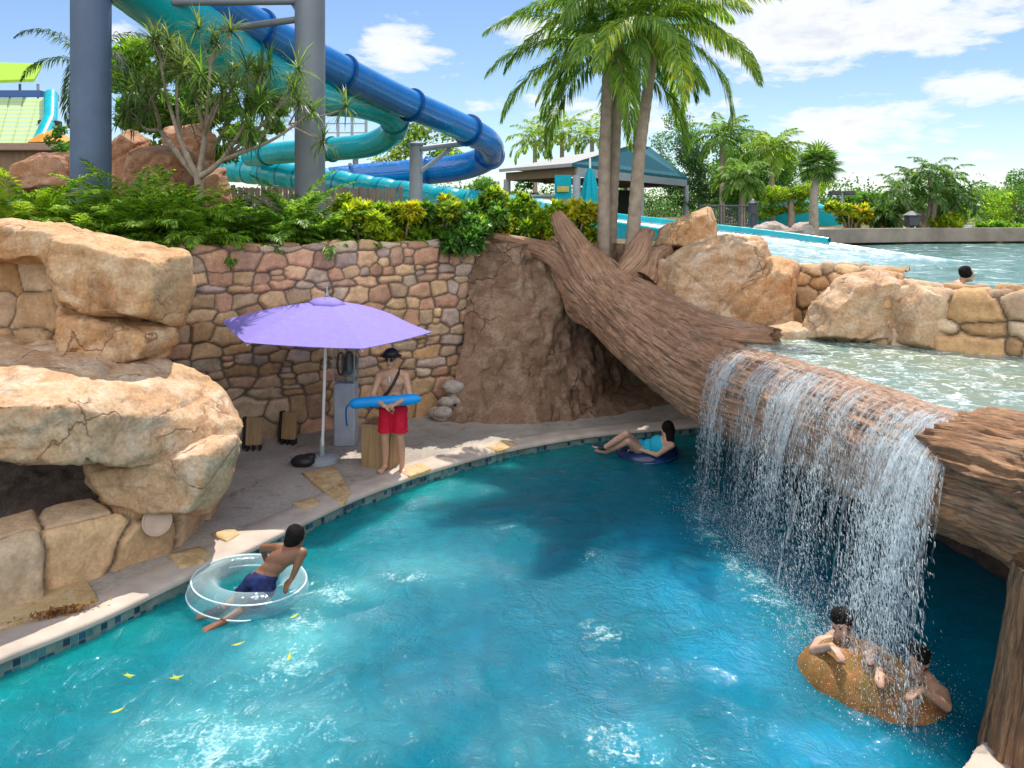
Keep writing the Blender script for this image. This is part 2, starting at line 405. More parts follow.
def outl(pts, Yf, Yb, bulge=.25, shrink=.93, dz=0.0):
    """hull points of a rock whose face has a surveyed outline: face at depth Yf, back at Yb"""
    mx, my = sum(p[0] for p in pts) / len(pts), sum(p[1] for p in pts) / len(pts)
    pts = [(mx + (x - mx) * 1.05, my + (y - my) * 1.06) for x, y in pts]; A = [P(x, y, Yf) for x, y in pts]; c = sum(A, Vector()) / len(A)
    out = [a + Vector((0, (bulge * .8), 0)) for a in A]
    out += [c + (a - c) * .72 - Vector((0, bulge, 0)) for a in A]
    mx, my = sum(p[0] for p in pts) / len(pts), sum(p[1] for p in pts) / len(pts)
    out += [P(mx + (x - mx) * shrink, my + (y - my) * shrink, Yb) + Vector((0, 0, dz)) for x, y in pts]
    return out

# left rock pile
rock('boulder', [outl([(48, 226), (105, 238), (150, 249), (180, 254), (183, 290), (172, 328), (95, 318), (58, 308), (46, 262)], 8.7, 11.0, .3), outl([(-60, 234), (4, 221), (60, 226), (110, 240), (70, 262), (30, 256), (-60, 262)], 8.75, 10.6, .2)],
     M['rock'], 'big tan boulder beneath the left blue pole, upper of two', seed=3, amp=.06)
rock('boulder', [outl([(54, 302), (100, 316), (168, 330), (172, 342), (155, 362), (120, 368), (75, 368), (55, 350)], 8.72, 10.8, .26)],
     M['rock'], 'orange tan boulder wedged between the top boulder and the wide slab', seed=8, amp=.05)
rock('rock_slab', [[P(x, y, Y) for x, y, Y in ((-160, 350, 7.6), (60, 346, 8.6), (170, 356, 9.0), (212, 374, 9.0), (246, 425, 8.6), (242, 446, 8.4), (150, 468, 7.6), (85, 466, 7.1), (-160, 458, 6.5), (-160, 395, 6.5), (60, 405, 6.95), (140, 415, 7.5))] +
                   [Vector((-8.5, 10.6, 2.3)), P(200, 385, 10.4), P(215, 420, 10.3), P(200, 445, 10.0), Vector((-8.5, 10.8, 1.4))]],
     M['rock_pale'], 'wide pale overhanging rock slab above the dark cave', 'rock', seed=12, amp=.09, cracks=[((1, .25, .1), -2.05, .04, .05)])
rock('boulder', [outl([(78, 462), (150, 452), (230, 438), (234, 452), (222, 490), (205, 515), (150, 518), (105, 502), (84, 480)], 7.85, 10.2, .22)],
     M['rock_pale'], 'tan block of rock under the slab at the cave mouth', seed=21, amp=.05)

o = rock('rock_wall', [[P(-120, 440, 9.6), P(60, 450, 9.4), P(125, 462, 9.3), P(130, 520, 8.9), P(90, 545, 8.6), P(-120, 560, 8.2), P(-150, 440, 11.5), P(140, 450, 11.3), P(140, 530, 11), P(-150, 540, 11)]], M['cave'], 'rock darkened with painted shade at the back of the cave under the wide slab', 'cave wall', seed=29, amp=.1)

# rocks behind the trunk and the upper basin
rock('boulder', [outl([(655, 300), (664, 262), (690, 246), (735, 236), (768, 240), (775, 262), (740, 290), (715, 318), (690, 330)], 12.6, 14.4, .35)],
     M['rock_pale'], 'tall cracked tan boulder directly behind the middle of the trunk', seed=33, amp=.08)
rock('boulder', [outl([(700, 318), (735, 285), (775, 258), (800, 266), (800, 330), (720, 345)], 12.2, 14.0, .3)],
     M['rock'], 'orange faced boulder behind the broken branch stub', seed=34, amp=.07)
rock('boulder', [outl([(656, 248), (662, 228), (690, 214), (710, 207), (718, 222), (716, 246), (690, 252)], 13.8, 15.2, .2)],
     M['rock'], 'small peaked orange boulder beside the white slide lane', seed=36, amp=.06)
rock('boulder', [outl([(806, 340), (818, 305), (845, 280), (880, 272), (905, 274), (896, 300), (890, 345), (850, 348)], 10.6, 12.4, .3)],
     M['rock_pale'], 'broad sloping pale boulder at the back of the upper basin', seed=41, amp=.07)
rock('boulder', [outl([(893, 345), (896, 306), (912, 280), (945, 288), (962, 306), (955, 345), (925, 356)], 10.2, 12.0, .3)],
     M['rock_pale'], 'upright pale boulder right of the broad sloping one', seed=43, amp=.06)
rock('boulder', [outl([(755, 345), (770, 330), (800, 324), (830, 328), (832, 344), (790, 352)], 10.9, 11.8, .2)],
     M['rock_pale'], 'low flat rock at the left end of the upper basin', seed=44, amp=.05)
# masses behind the bushes
rock('boulder', [outl([(10, 182), (14, 165), (40, 154), (76, 152), (90, 190), (20, 192)], 14.5, 16.5, .3)],
     M['rock_red'], 'long reddish boulder left of the blue pole, behind ferns', seed=51)
rock('boulder', [outl([(108, 195), (112, 142), (128, 129), (146, 140), (150, 195)], 14.8, 16.0, .3)],
     M['rock_red'], 'rounded red boulder just right of the blue pole', seed=52)
rock('boulder', [outl([(118, 200), (128, 150), (160, 148), (186, 152), (190, 205)], 14.0, 15.2, .3)],
     M['rock_red'], 'squarish red boulder in front of the taller red rocks', seed=53)
rock('boulder', [outl([(160, 200), (164, 128), (200, 124), (212, 140), (206, 205)], 15.2, 16.4, .3)],
     M['rock_red'], 'tallest red boulder behind the screw pine stem', seed=54)
rock('boulder', [outl([(192, 212), (206, 172), (222, 168), (230, 200), (226, 214)], 13.6, 14.6, .2)],
     M['rock_red'], 'slim upright red boulder right of the screw pine stem', seed=55)
for i, (pts, Y, lab) in enumerate([
        ([(748, 240), (756, 226), (775, 221), (790, 228), (792, 240)], 23.0, 'grey boulder at the far left corner of the lagoon'),
        ([(786, 240), (796, 224), (812, 222), (818, 238)], 22.5, 'brownish boulder at the foot of the cabbage palm'),
        ([(846, 236), (852, 230), (866, 230), (870, 238)], 25.5, 'small grey boulder on the far lagoon kerb'),
        ([(876, 237), (884, 231), (900, 230), (904, 238)], 25.6, 'small tan boulder near the dark lamp on the lagoon kerb')]):
    rock('boulder', [outl(pts, Y, Y + 1.4, .2)], M['rock_grey'], lab, seed=60 + i, voxel=.09)

# mossy rock in the pool
c = G(869, 680, -.14); ax = Vector((.6, -1.0, 0)).normalized(); ay = Vector((ax.y, -ax.x, 0))
N1, N2 = 96, 40; th = np.linspace(0, 2 * np.pi, N1, endpoint=False)[:, None]; rr = np.linspace(0, 1, N2)[None, :]
ex = np.cos(th) * rr * .60; ey = np.sin(th) * rr * .47 * (1 + .06 * np.cos(2 * th + 1)); zz_ = .30 * np.clip(1 - rr ** 3.2, 0, 1) ** .7 - .24 + 0 * th
v = np.stack([c.x + ex * ax.x + ey * ay.x, c.y + ex * ax.y + ey * ay.y, zz_], -1).reshape(-1, 3)
v[:, 2] += .03 * fbm(v * 4, 3, 4)
o = np_mesh('boulder', v, grid_quads(N1, N2, True), M['mossrock']); tag(o, 'round mossy orange rock in the pool under the falling water', 'boulder')

# earth bank and grotto under the roots
nu, nv = 200, 150
u = np.linspace(0, 1, nu)[:, None]; vv = np.linspace(0, 1, nv)[None, :]
key = np.array([[-.55, 13.75], [0.2, 13.6], [1.0, 13.7], [1.9, 13.9], [2.9, 14.1], [3.9, 13.6], [5.2, 13.0]])
kt = np.linspace(0, 1, len(key)); bx = np.interp(u, kt, key[:, 0]); by = np.interp(u, kt, key[:, 1])
foot = .72 * (1 - vv) ** 2.2 * (1 - sstep(.45, .7, u)) + .25 * (1 - vv)               # spreading foot on the left
cave = 1.25 * np.exp(-((u - .60) / .17) ** 2) * sstep(.04, .16, vv) * (1 - sstep(.45, .72, vv))
zt = 3.0 - .35 * sstep(.45, 1, u)
X = bx - .5 * (1 - vv) ** 1.3 * (1 - sstep(0, .3, u)) + .0 * vv; Y = by - foot + cave; Z = -.25 + vv * (zt + .25)
v = np.stack([X + 0 * Y, Y, Z + 0 * Y], -1).reshape(-1, 3)
d = .16 * fbm(v * 1.6, 3, 71) + .10 * fbm(v * np.array([5, 5, 3]), 4, 72) - .07 * np.abs(fbm(v * 3.1, 3, 75)); v[:, 1] -= d; v[:, 0] += .5 * d - .28 * np.abs(fbm(v * np.array([0, 0, 1.3]) + 4, 3, 78)) * np.exp(-np.repeat(u.ravel(), nv) / .12)
o = np_mesh('earth_bank', v, grid_quads(nu, nv), M['mud']); tag(o, 'brown rough earth bank hollowed out under the fallen trunk', 'rock wall')

# ------------------------------------------------------------------ masonry of field stones
PAL = {'wall': [(.45, .25, .155), (.52, .295, .185), (.51, .33, .185), (.47, .355, .245), (.41, .30, .245), (.38, .23, .155), (.56, .355, .20), (.48, .27, .175)],
       'warm': [(.52, .31, .15), (.55, .36, .20), (.47, .28, .14), (.56, .41, .27), (.48, .33, .21)]}
def masonry(name, path, z0, z1, depth, pal, label, seed, res=.022, sw=(.22, .55), sh=(.17, .34), bulge=.05, cat='stone wall', lower_pal=None):
    rng = np.random.default_rng(seed)
    pth = np.array([(p[0], p[1]) for p in path], float)
    seg = np.linalg.norm(np.diff(pth, axis=0), axis=1); cum = np.r_[0, np.cumsum(seg)]; L = cum[-1]
    H = z1 - z0; T = H + depth
    sites = []; hs = []; y = 0; row = 0
    while y < T + .3:
        h = rng.uniform(*sh) * (1.25 if y < H * .4 else .95); x = -.3 - rng.uniform(0, .3)
        while x < L + .4:
            wd = rng.uniform(*sw) * (1.15 if y < H * .4 else .95)
            if rng.random() < .16:            # two small stones over one another
                sites += [(x + wd * .3, y + h * .25), (x + wd * .3 + rng.uniform(-.03, .03), y + h * .76)]; hs += [(wd * .3, h * .26), (wd * .3, h * .25)]; x += wd * .6; continue
            sites.append((x + wd / 2 + rng.uniform(-.03, .03), y + h / 2 + rng.uniform(-.28, .28) * h)); hs.append((wd / 2 * rng.uniform(.9, 1.1), h / 2 * rng.uniform(.85, 1.2))); x += wd
        y += h; row += 1
    sites = np.array(sites); hs = np.array(hs); ns = len(sites)
    nu, nv = int(L / res) + 1, int(T / res) + 1
    U, V = np.meshgrid(np.linspace(0, L, nu), np.linspace(0, T, nv), indexing='ij'); q = np.stack([U.ravel(), V.ravel()], 1)
    q3 = np.c_[q * 3.0, np.full(len(q), seed)]
    qq = q + np.c_[fbm(q3, 3, seed), fbm(q3 + 40, 3, seed + 3)] * .05
    ed = np.empty(len(q)); idx = np.empty(len(q), int); sc = np.array([.85, 1.15])
    for a in range(0, len(q), 20000):
        b = qq[a:a + 20000] * sc; s2 = sites * sc
        D = ((np.abs((qq[a:a + 20000][:, None, :] - sites[None]) / hs[None])) ** 2.4).sum(-1) ** (1 / 2.4); k = np.argpartition(D, 1, axis=1)[:, :2]
        Dk = np.take_along_axis(D, k, 1); o = np.argsort(Dk, 1); k = np.take_along_axis(k, o, 1); Dk = np.take_along_axis(Dk, o, 1)
        ed[a:a + 20000] = (Dk[:, 1] - Dk[:, 0]) * .5 * np.minimum(hs[k[:, 0]].min(1), hs[k[:, 1]].min(1)); idx[a:a + 20000] = k[:, 0]
    tilt = rng.uniform(-.12, .12, (ns, 2)); off = rng.uniform(-.03, .035, ns)
    rel = qq - sites[idx]
    h = bulge * (1 - (1 - np.clip(ed / .05, 0, 1)) ** 2.6) + (off[idx] + (tilt[idx] * rel).sum(1)) * sstep(.0, .03, ed)
    h += .012 * fbm(np.c_[q * 9, np.zeros(len(q))], 4, seed + 8) + .05 * fbm(np.c_[q * .8, np.zeros(len(q))], 2, seed + 4)
    px = np.interp(q[:, 0], cum, pth[:, 0]); py = np.interp(q[:, 0], cum, pth[:, 1])
    eps = .15; tx = np.interp(q[:, 0] + eps, cum, pth[:, 0]) - np.interp(q[:, 0] - eps, cum, pth[:, 0]); ty = np.interp(q[:, 0] + eps, cum, pth[:, 1]) - np.interp(q[:, 0] - eps, cum, pth[:, 1])
    ln = np.hypot(tx, ty); nx, ny = ty / ln, -tx / ln            # outward, to the right of the path's run
    over = np.clip(q[:, 1] - H, 0, None); up = np.minimum(q[:, 1], H)
    rnd = sstep(H - .06, H + .02, q[:, 1])                       # the cap stones: push up instead of out
    out = h * (1 - rnd) - over; zz = z0 + up + h * rnd + .05 * rnd * fbm(np.c_[q[:, :1] * 1.8, np.zeros((len(q), 2))], 2, seed + 6)
    v = np.stack([px + nx * out, py + ny * out, zz], 1)
    pc = np.array(PAL[pal]); ci = rng.integers(0, len(pc), ns); cols = pc[ci] * rng.uniform(.85, 1.25, (ns, 1))
    if lower_pal is not None:
        lc = np.array(PAL[lower_pal]); low = rng.random(ns) < np.clip(1.05 - sites[:, 1] / (H * .8), 0, .75); cols[low] = (lc[rng.integers(0, len(lc), ns)] * rng.uniform(.75, 1.1, (ns, 1)))[low]
    cc = cols[idx]; mo = sstep(.003, .013, ed)[:, None]; cc = cc * mo + np.array([.13, .098, .074]) * (1 - mo)
    o = np_mesh(name, v, grid_quads(nu, nv), M['stone'], cols=cc)
    return tag(o, label, cat)
masonry('stone_wall', [(-8.5, 10.3), (-4.9, 11.35), (-2.6, 12.7), (-.9, 13.7), (.05, 14.0)], -.05, 3.0, .55, 'wall', 'long retaining wall of fitted field stones behind the purple umbrella', 5, res=.018, sw=(.20, .52), sh=(.13, .31), lower_pal='warm')
masonry('stone_wall', [(-6.9, 9.4), (-5.0, 9.15)], 1.7, 3.0, .4, 'warm', 'squared tan masonry at the left edge beside the big boulder', 15, sw=(.35, .6), sh=(.28, .45))
masonry('stone_wall', [(-6.4, 5.5), (-4.85, 6.6), (-4.1, 7.5), (-3.62, 8.0), (-3.6, 8.9), (-3.75, 9.6)], -.05, .5, .55, 'warm', 'low wall of large tan blocks below the dark cave', 25, sw=(.45, .8), sh=(.5, .62), bulge=.09)
masonry('stone_wall', [(3.9, 13.1), (4.6, 12.75), (5.5, 12.55), (6.2, 12.0)], 1.6, 2.62, .45, 'warm', 'orange masonry of rounded stones between the boulders behind the basin', 35, sw=(.26, .42), sh=(.24, .36), bulge=.1)
masonry('stone_wall', [(5.0, 10.55), (5.9, 9.75), (7.2, 8.9), (8.6, 7.6)], 1.55, 2.5, .5, 'warm', 'row of big rounded stones at the right edge above the basin', 45, sw=(.24, .72), sh=(.2, .48), bulge=.10)
# rubble at the foot of the wall
for i in range(26):
    t_ = random.random(); pb = Vector((-1.25 + .75 * t_ + random.uniform(-.1, .3), 13.15 + .3 * t_ + random.uniform(-.25, .1), 0))
    s_ = random.uniform(.07, .15); zc = max(0, .75 - abs(i - 13) * .03) * random.random() * .8 + s_ * .5
    mb = MB(); mb.ell((0, 0, 0), (s_ * 1.3, s_, s_ * .8), n=12, m=8); vv_ = np.array(mb.v); vv_ *= (1 + .25 * fbm(vv_ * 9 + i * 7, 2, i))[:, None]
    mb.v = [tuple(Vector(q) + Vector((pb.x, pb.y, zc))) for q in vv_]
    o = mb.build('rubble_stone', M['rock_grey'], None, True); tag(o, 'loose grey rubble stone heaped between the wall and the earth bank', 'stone', 'rubble stones at the wall foot')
# ------------------------------------------------------------------ splines
def catmull(pts, n, extra=None):
    p = np.array([list(q) for q in pts], float); m = len(p)
    p = np.vstack([2 * p[0] - p[1], p, 2 * p[-1] - p[-2]])
    t = np.linspace(0, m - 1 - 1e-9, n); i = t.astype(int); f = (t - i)[:, None]
    a, b, c, d = p[i], p[i + 1], p[i + 2], p[i + 3]
    return .5 * (2 * b + (c - a) * f + (2 * a - 5 * b + 4 * c - d) * f ** 2 + (3 * b - a - 3 * c + d) * f ** 3)
def inpoly(x, y, poly):
    r = np.zeros(x.shape, bool); n = len(poly)
    for i in range(n):
        (x1, y1), (x2, y2) = poly[i], poly[(i + 1) % n]
        k = ((y1 > y) != (y2 > y)) & (x < (x2 - x1) * (y - y1) / (y2 - y1 + 1e-12) + x1); r ^= k
    return r

# ------------------------------------------------------------------ ground
WZ, BZ, LZ = -.15, 1.78, 2.50               # pool, upper basin and lagoon water levels
PIT = [(-13, -7), (-13, 9.6), (-8.5, 10.7), (-4.9, 11.75), (-2.6, 13.1), (-.9, 14.1), (.1, 14.4), (3.2, 14.9), (4.4, 13.5), (5.6, 12.9), (6.6, 12.1), (8, 10.2), (9.2, 8.2), (13, 5), (14, -7)]
LAG = [(7.2, 20.2), (9.0, 23.4), (13.5, 25.3), (22, 26.2), (23.5, 20), (20, 9.6), (12.5, 7.4), (8.3, 8.9), (6.2, 10.9), (5.5, 12.9), (4.6, 15.2), (4.2, 18)]
gx = np.r_[-1500, -400, -120, -45, np.arange(-17, 26.01, .2), 45, 120, 400, 1500]; gy = np.r_[-1500, -300, -60, -20, np.arange(-8, 36.01, .2), 50, 110, 400, 1500]
GX, GY = np.meshgrid(gx, gy, indexing='ij')
gz = 2.86 + .05 * fbm(np.stack([GX.ravel() * .4, GY.ravel() * .4, 0 * GX.ravel()], 1), 3, 2).reshape(GX.shape)
gz = np.where(inpoly(GX, GY, [(3.9, 14.6), (4.6, 16.6), (7, 14.5), (10, 11), (14, 9.5), (20, 11.5), (23, 10), (22, 8), (13, 4.5), (8, 7), (6, 10.5)]), 1.5, gz); gz = np.where(inpoly(GX, GY, LAG), 1.9, gz); gz = np.where(inpoly(GX, GY, PIT), -1.9, gz)
t = NT('ground_soil_and_lawn'); p = t.pos(); n1 = t.noise(p, .35, 5); n2 = t.noise(p, 5, 6)
colr = t.mix(t.ramp(n1, [(.42, 0), (.58, 1)]), (.16, .12, .08), (.10, .12, .04)); colr = t.mix(1.0, colr, t.ramp(n2, [(.3, .7), (.7, 1.25)]), 'MULTIPLY')
M['ground'] = t.done(t.pbsdf(colr, .95, t.bump(n2, .5, .05), .1))
o = np_mesh('ground', np.stack([GX, GY, gz], -1).reshape(-1, 3), grid_quads(len(gx), len(gy)), M['ground']); tag(o, kind='structure')

# ------------------------------------------------------------------ deck, coping, tiles
edge_px = [(-70, 712), (0, 677), (60, 652), (110, 630), (190, 590), (250, 562), (310, 531), (370, 503), (440, 478), (500, 461), (560, 449), (610, 442), (700, 434)]
EP = [G(x, y, WZ) for x, y in edge_px]; EP = [Vector((-8.0, 2.0, WZ)), Vector((-6.2, 4.2, WZ))] + EP + [Vector((4.6, 13.3, WZ)), Vector((6, 13.0, WZ))]
EDGE = catmull(EP, 420)[:, :2]
tg = np.gradient(EDGE, axis=0); tg /= np.linalg.norm(tg, axis=1)[:, None]; NO = np.stack([-tg[:, 1], tg[:, 0]], 1)   # outward, away from the pool
wob = .05 * fbm(np.c_[EDGE * 1.3, np.zeros(len(EDGE))], 3, 77)
t = NT('deck_concrete'); p = t.pos(); n1 = t.noise(p, 1.1, 6, .62, .7); n2 = t.noise(p, 22, 4)
cc = t.mix(t.ramp(n1, [(.38, 0), (.64, 1)]), (.40, .36, .315), (.28, .25, .22)); cc = t.mix(1.0, cc, t.ramp(n2, [(.3, .85), (.7, 1.12)]), 'MULTIPLY')
cc = t.mix(t.ramp(t.noise(p, 2.4, 7, .7, 1.4), [(.56, 0), (.68, .8)]), cc, (.17, .12, .09))
M['deck'] = t.done(t.pbsdf(cc, .85, t.bump(n2, .3, .01), .25))
K = 8; rows = []
for j in range(K):
    s_ = j / (K - 1); rows.append(np.c_[EDGE + NO * (.02 + (s_ ** 1.5) * 7.5), np.full(len(EDGE), 0.0)])
o = np_mesh('pool_deck', np.stack(rows, 1).reshape(-1, 3), grid_quads(len(EDGE), K)[:, ::-1], M['deck']); tag(o, kind='structure')
M['coping'] = m_plain('coping_concrete', (.44, .37, .315), .8, .25, .16, 3.5, .25)
prof = [(-.03, -.035), (-.035, .0), (-.01, .022), (.1, .026), (.25, .022), (.40, .018), (.44, -.02)]
rows = []
for a, z in prof:
    aa = a + (wob if a > .3 else 0); rows.append(np.c_[EDGE + NO * (np.zeros(len(EDGE)) + aa)[:, None], np.full(len(EDGE), z)])
o = np_mesh('pavement_coping', np.stack(rows, 1).reshape(-1, 3), grid_quads(len(EDGE), len(prof))[:, ::-1], M['coping']); tag(o, kind='structure')
t = NT('mosaic_tiles'); uvn = t.n('ShaderNodeVectorMath', operation='FLOOR'); sc_ = t.n('ShaderNodeVectorMath', operation='MULTIPLY'); t.l(t.uv(), sc_.inputs[0]); sc_.inputs[1].default_value = (16.0, 16.0, 1)
t.l(sc_.outputs[0], uvn.inputs[0]); wn = t.n('ShaderNodeTexWhiteNoise', noise_dimensions='2D'); t.l(uvn.outputs[0], wn.inputs['Vector'])
x = t.n('ShaderNodeValToRGB'); x.color_ramp.interpolation = 'CONSTANT'
for i, (pp, c_) in enumerate([(0, (.17, .24, .21)), (.40, (.05, .19, .21)), (.60, (.02, .09, .15)), (.76, (.13, .24, .23)), (.88, (.015, .05, .09))]):
    e = x.color_ramp.elements[i] if i < 2 else x.color_ramp.elements.new(pp); e.position = pp; e.color = (*c_, 1)
t.l(wn.outputs['Value'], x.inputs[0]); fr = t.n('ShaderNodeVectorMath', operation='FRACTION'); t.l(sc_.outputs[0], fr.inputs[0]); sp_ = t.n('ShaderNodeSeparateXYZ'); t.l(fr.outputs[0], sp_.inputs[0])
gr = t.math('MULTIPLY', t.math('GREATER_THAN', sp_.outputs[0], .08), t.math('GREATER_THAN', sp_.outputs[1], .08))
M['tile'] = t.done(t.pbsdf(t.mix(1.0, t.mix(gr, (.24, .24, .22), x.outputs[0]), t.ramp(t.noise(t.pos(), 5, 6, .7), [(.35, .6), (.65, 1.15)]), 'MULTIPLY'), .4, None, .4))
cl = np.r_[0, np.cumsum(np.linalg.norm(np.diff(EDGE, axis=0), axis=1))]
v = np.stack([np.c_[EDGE, np.full(len(EDGE), -.9)], np.c_[EDGE, np.full(len(EDGE), -.03)]], 1).reshape(-1, 3)
o = np_mesh('wall_tiles', v, grid_quads(len(EDGE), 2), M['tile'], uv=np.stack([np.c_[cl, cl * 0 - .9], np.c_[cl, cl * 0 - .03]], 1).reshape(-1, 2)); tag(o, kind='structure')
# yellow flagstones let into the coping, plus one painted sun patch
M['flag'] = m_rock('yellow_flagstone', (.52, .38, .20), (.45, .30, .14), (.56, .45, .28), 2.0, .3)
def flag(pts, z=.034, th=.05):
    A = [G(x, y, z) for x, y in pts]; c = sum(A, Vector()) / len(A); n = 40; out = []
    rim = catmull([*A, A[0]], n + 1)[:-1]; rim = .35 * rim + .65 * np.array([np.array(A[int(i * len(A) / n)]) * (1 - (i * len(A) / n) % 1) + np.array(A[(int(i * len(A) / n) + 1) % len(A)]) * ((i * len(A) / n) % 1) for i in range(n)])
    cc = np.array(c)
    rings = [(1.0, -th), (1.0, -.008), (.97, 0), (.6, .004), (.02, .005)]
    vs = np.stack([cc + (rim - cc) * k + np.array([0, 0, dz]) for k, dz in rings], 1).reshape(-1, 3); vs[:, :2] += .012 * fbm(vs * 8, 2, 3)[:, None]
    o = np_mesh('pavement_stone', vs, grid_quads(n, len(rings), True), M['flag']); return tag(o, kind='structure')
flag([(-30, 600), (40, 585), (82, 576), (100, 600), (60, 608), (0, 628), (-30, 640)])
flag([(168, 553), (200, 546), (212, 552), (205, 562), (180, 568)]); flag([(212, 533), (232, 528), (240, 533), (226, 541)]); flag([(292, 503), (312, 497), (321, 502), (304, 509)])
flag([(302, 472), (334, 466), (352, 492), (340, 503)]); flag([(486, 447), (506, 440), (518, 444), (498, 451)]); flag([(398, 470), (420, 463), (432, 468), (410, 476)])  # first shape paints the sunlit deck patch by the umbrella as pale stone

# ------------------------------------------------------------------ pool water
fx = np.r_[-9, np.arange(-6.4, 6.5, .045), 8, 12]; fy = np.r_[-7, -2, 1.5, np.arange(3.4, 14.3, .045)]
X, Y = np.meshgrid(fx, fy, indexing='ij'); q = np.stack([X.ravel(), Y.ravel(), 0 * X.ravel()], 1)
# signed distance to the pool's edge
dm = np.full(len(q), 9.0); E2 = EDGE[::3]
for a in range(0, len(q), 8000):
    D = np.sqrt(((q[a:a + 8000, None, :2] - E2[None]) ** 2).sum(-1)); dm[a:a + 8000] = D.min(1)
def blob(px, py, rx, ry, rot=0.0):
    c = G(px, py, WZ); d = q[:, :2] - np.array([c.x, c.y]); cr, sr = math.cos(rot), math.sin(rot)
    return np.exp(-(((d[:, 0] * cr + d[:, 1] * sr) / rx) ** 2 + ((-d[:, 0] * sr + d[:, 1] * cr) / ry) ** 2))
wn1 = fbm(q * np.array([.8, .8, 1]), 4, 101); swirl = q + .5 * np.c_[fbm(q * .7, 3, 102), fbm(q * .7 + 9, 3, 103), np.zeros(len(q))]
zw = .026 * fbm(swirl * np.array([1.3, 2.3, 1]), 3, 105) + .018 * fbm(swirl * np.array([3.6, 6.0, 1]), 3, 106)
fall_zone = np.maximum.reduce([blob(735, 560, .5, .9), blob(800, 620, .5, .7), blob(875, 690, .45, .6), blob(715, 520, .4, .6)])
zw += fall_zone * .035 * fbm(q * 7, 3, 109)
dep = 1 - np.exp(-dm / .75)
shallow, deep = np.array([.004, .205, .215]), np.array([.0, .112, .172])
cw = shallow * (1 - dep[:, None]) + deep * dep[:, None]
cw *= (1 + .10 * wn1)[:, None]
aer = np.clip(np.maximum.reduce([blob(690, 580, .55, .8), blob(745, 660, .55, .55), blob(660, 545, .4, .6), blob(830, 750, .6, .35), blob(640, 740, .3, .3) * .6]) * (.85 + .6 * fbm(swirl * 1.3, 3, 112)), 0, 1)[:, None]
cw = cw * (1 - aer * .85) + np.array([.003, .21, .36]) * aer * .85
foam = np.clip(np.maximum.reduce([blob(235, 735, .75, .35), blob(280, 665, .3, .55, -.5), blob(300, 625, .35, .25), blob(330, 590, .35, .3), blob(400, 580, .4, .3) * .8, blob(205, 770, .6, .35), blob(350, 690, .6, .25) * .35, blob(620, 740, .35, .25) * 1.1, blob(775, 735, .3, .2) * .5, blob(545, 700, .3, .2) * .5,  # cloud reflections and sun glitter painted as pale blobs along with the foam
        blob(605, 632, .28, .2) * .95, blob(590, 556, .16, .16) * .9, blob(500, 520, .3, .12) * .5, blob(530, 600, .3, .2) * .4, blob(470, 580, .5, .3) * .3]), 0, 1)  # more painted sun glitter spots
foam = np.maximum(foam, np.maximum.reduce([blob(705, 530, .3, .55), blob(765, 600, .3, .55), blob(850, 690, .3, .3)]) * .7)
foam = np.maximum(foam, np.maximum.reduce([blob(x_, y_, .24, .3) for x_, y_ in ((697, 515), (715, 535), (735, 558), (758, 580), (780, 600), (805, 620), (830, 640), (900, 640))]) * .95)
mk = np.clip(np.maximum.reduce([blob(235, 735, .9, .5), blob(290, 650, .45, .8, -.5) * 1.1, blob(340, 590, .5, .35) * 1.1, blob(205, 770, .8, .5), blob(600, 750, .7, .4) * .35, blob(420, 570, .6, .4) * .5]) * (.75 + .9 * fbm(swirl * np.array([1.6, 1.6, 1]), 4, 131)), 0, 1)[:, None]  # reflected cloud glow and aerated water, painted into the pool colour
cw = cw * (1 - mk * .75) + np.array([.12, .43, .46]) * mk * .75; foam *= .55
co = np.c_[X.ravel(), Y.ravel(), WZ + zw]
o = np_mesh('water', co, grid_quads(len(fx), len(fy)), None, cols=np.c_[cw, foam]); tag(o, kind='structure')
t = NT('pool_water'); p = t.pos(); vc = t.n('ShaderNodeVertexColor', layer_name='col')
dn = t.n('ShaderNodeTexNoise'); dn.inputs['Scale'].default_value = 1.6; dn.inputs['Detail'].default_value = 4; t.l(p, dn.inputs['Vector'])
av = t.n('ShaderNodeVectorMath', operation='MULTIPLY_ADD'); t.l(dn.outputs['Color'], av.inputs[0]); av.inputs[1].default_value = (.7, .7, 0); t.l(p, av.inputs[2])
f1 = t.noise(av.outputs[0], 3.2, 9, .72, 1.6); f2 = t.noise(p, 34, 4, .6)
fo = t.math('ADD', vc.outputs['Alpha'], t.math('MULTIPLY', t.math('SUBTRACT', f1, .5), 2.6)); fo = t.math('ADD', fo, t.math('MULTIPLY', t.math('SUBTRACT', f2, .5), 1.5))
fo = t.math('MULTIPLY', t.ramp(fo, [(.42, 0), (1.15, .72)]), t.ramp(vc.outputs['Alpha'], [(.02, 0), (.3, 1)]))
h1 = t.noise(av.outputs[0], 5.0, 5, .6, .5); h2 = t.noise(p, 16, 3, .5, .3); hh = t.math('ADD', h1, t.math('MULTIPLY', h2, .16))
rip = t.ramp(h1, [(.30, .86), (.5, 1.0), (.70, 1.14)])
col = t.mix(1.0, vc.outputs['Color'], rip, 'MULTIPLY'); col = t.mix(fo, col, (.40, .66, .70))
b = t.pbsdf(col, t.mix(fo, .05, .5), t.bump(hh, .6, .10), .5); b.inputs['IOR'].default_value = 1.33
b.subsurface_method = 'BURLEY'; b.inputs['Subsurface Weight'].default_value = .85; b.inputs['Subsurface Radius'].default_value = (.25, .8, 1.0); b.inputs['Subsurface Scale'].default_value = .9
M['water'] = t.done(b); o.data.materials.append(M['water'])

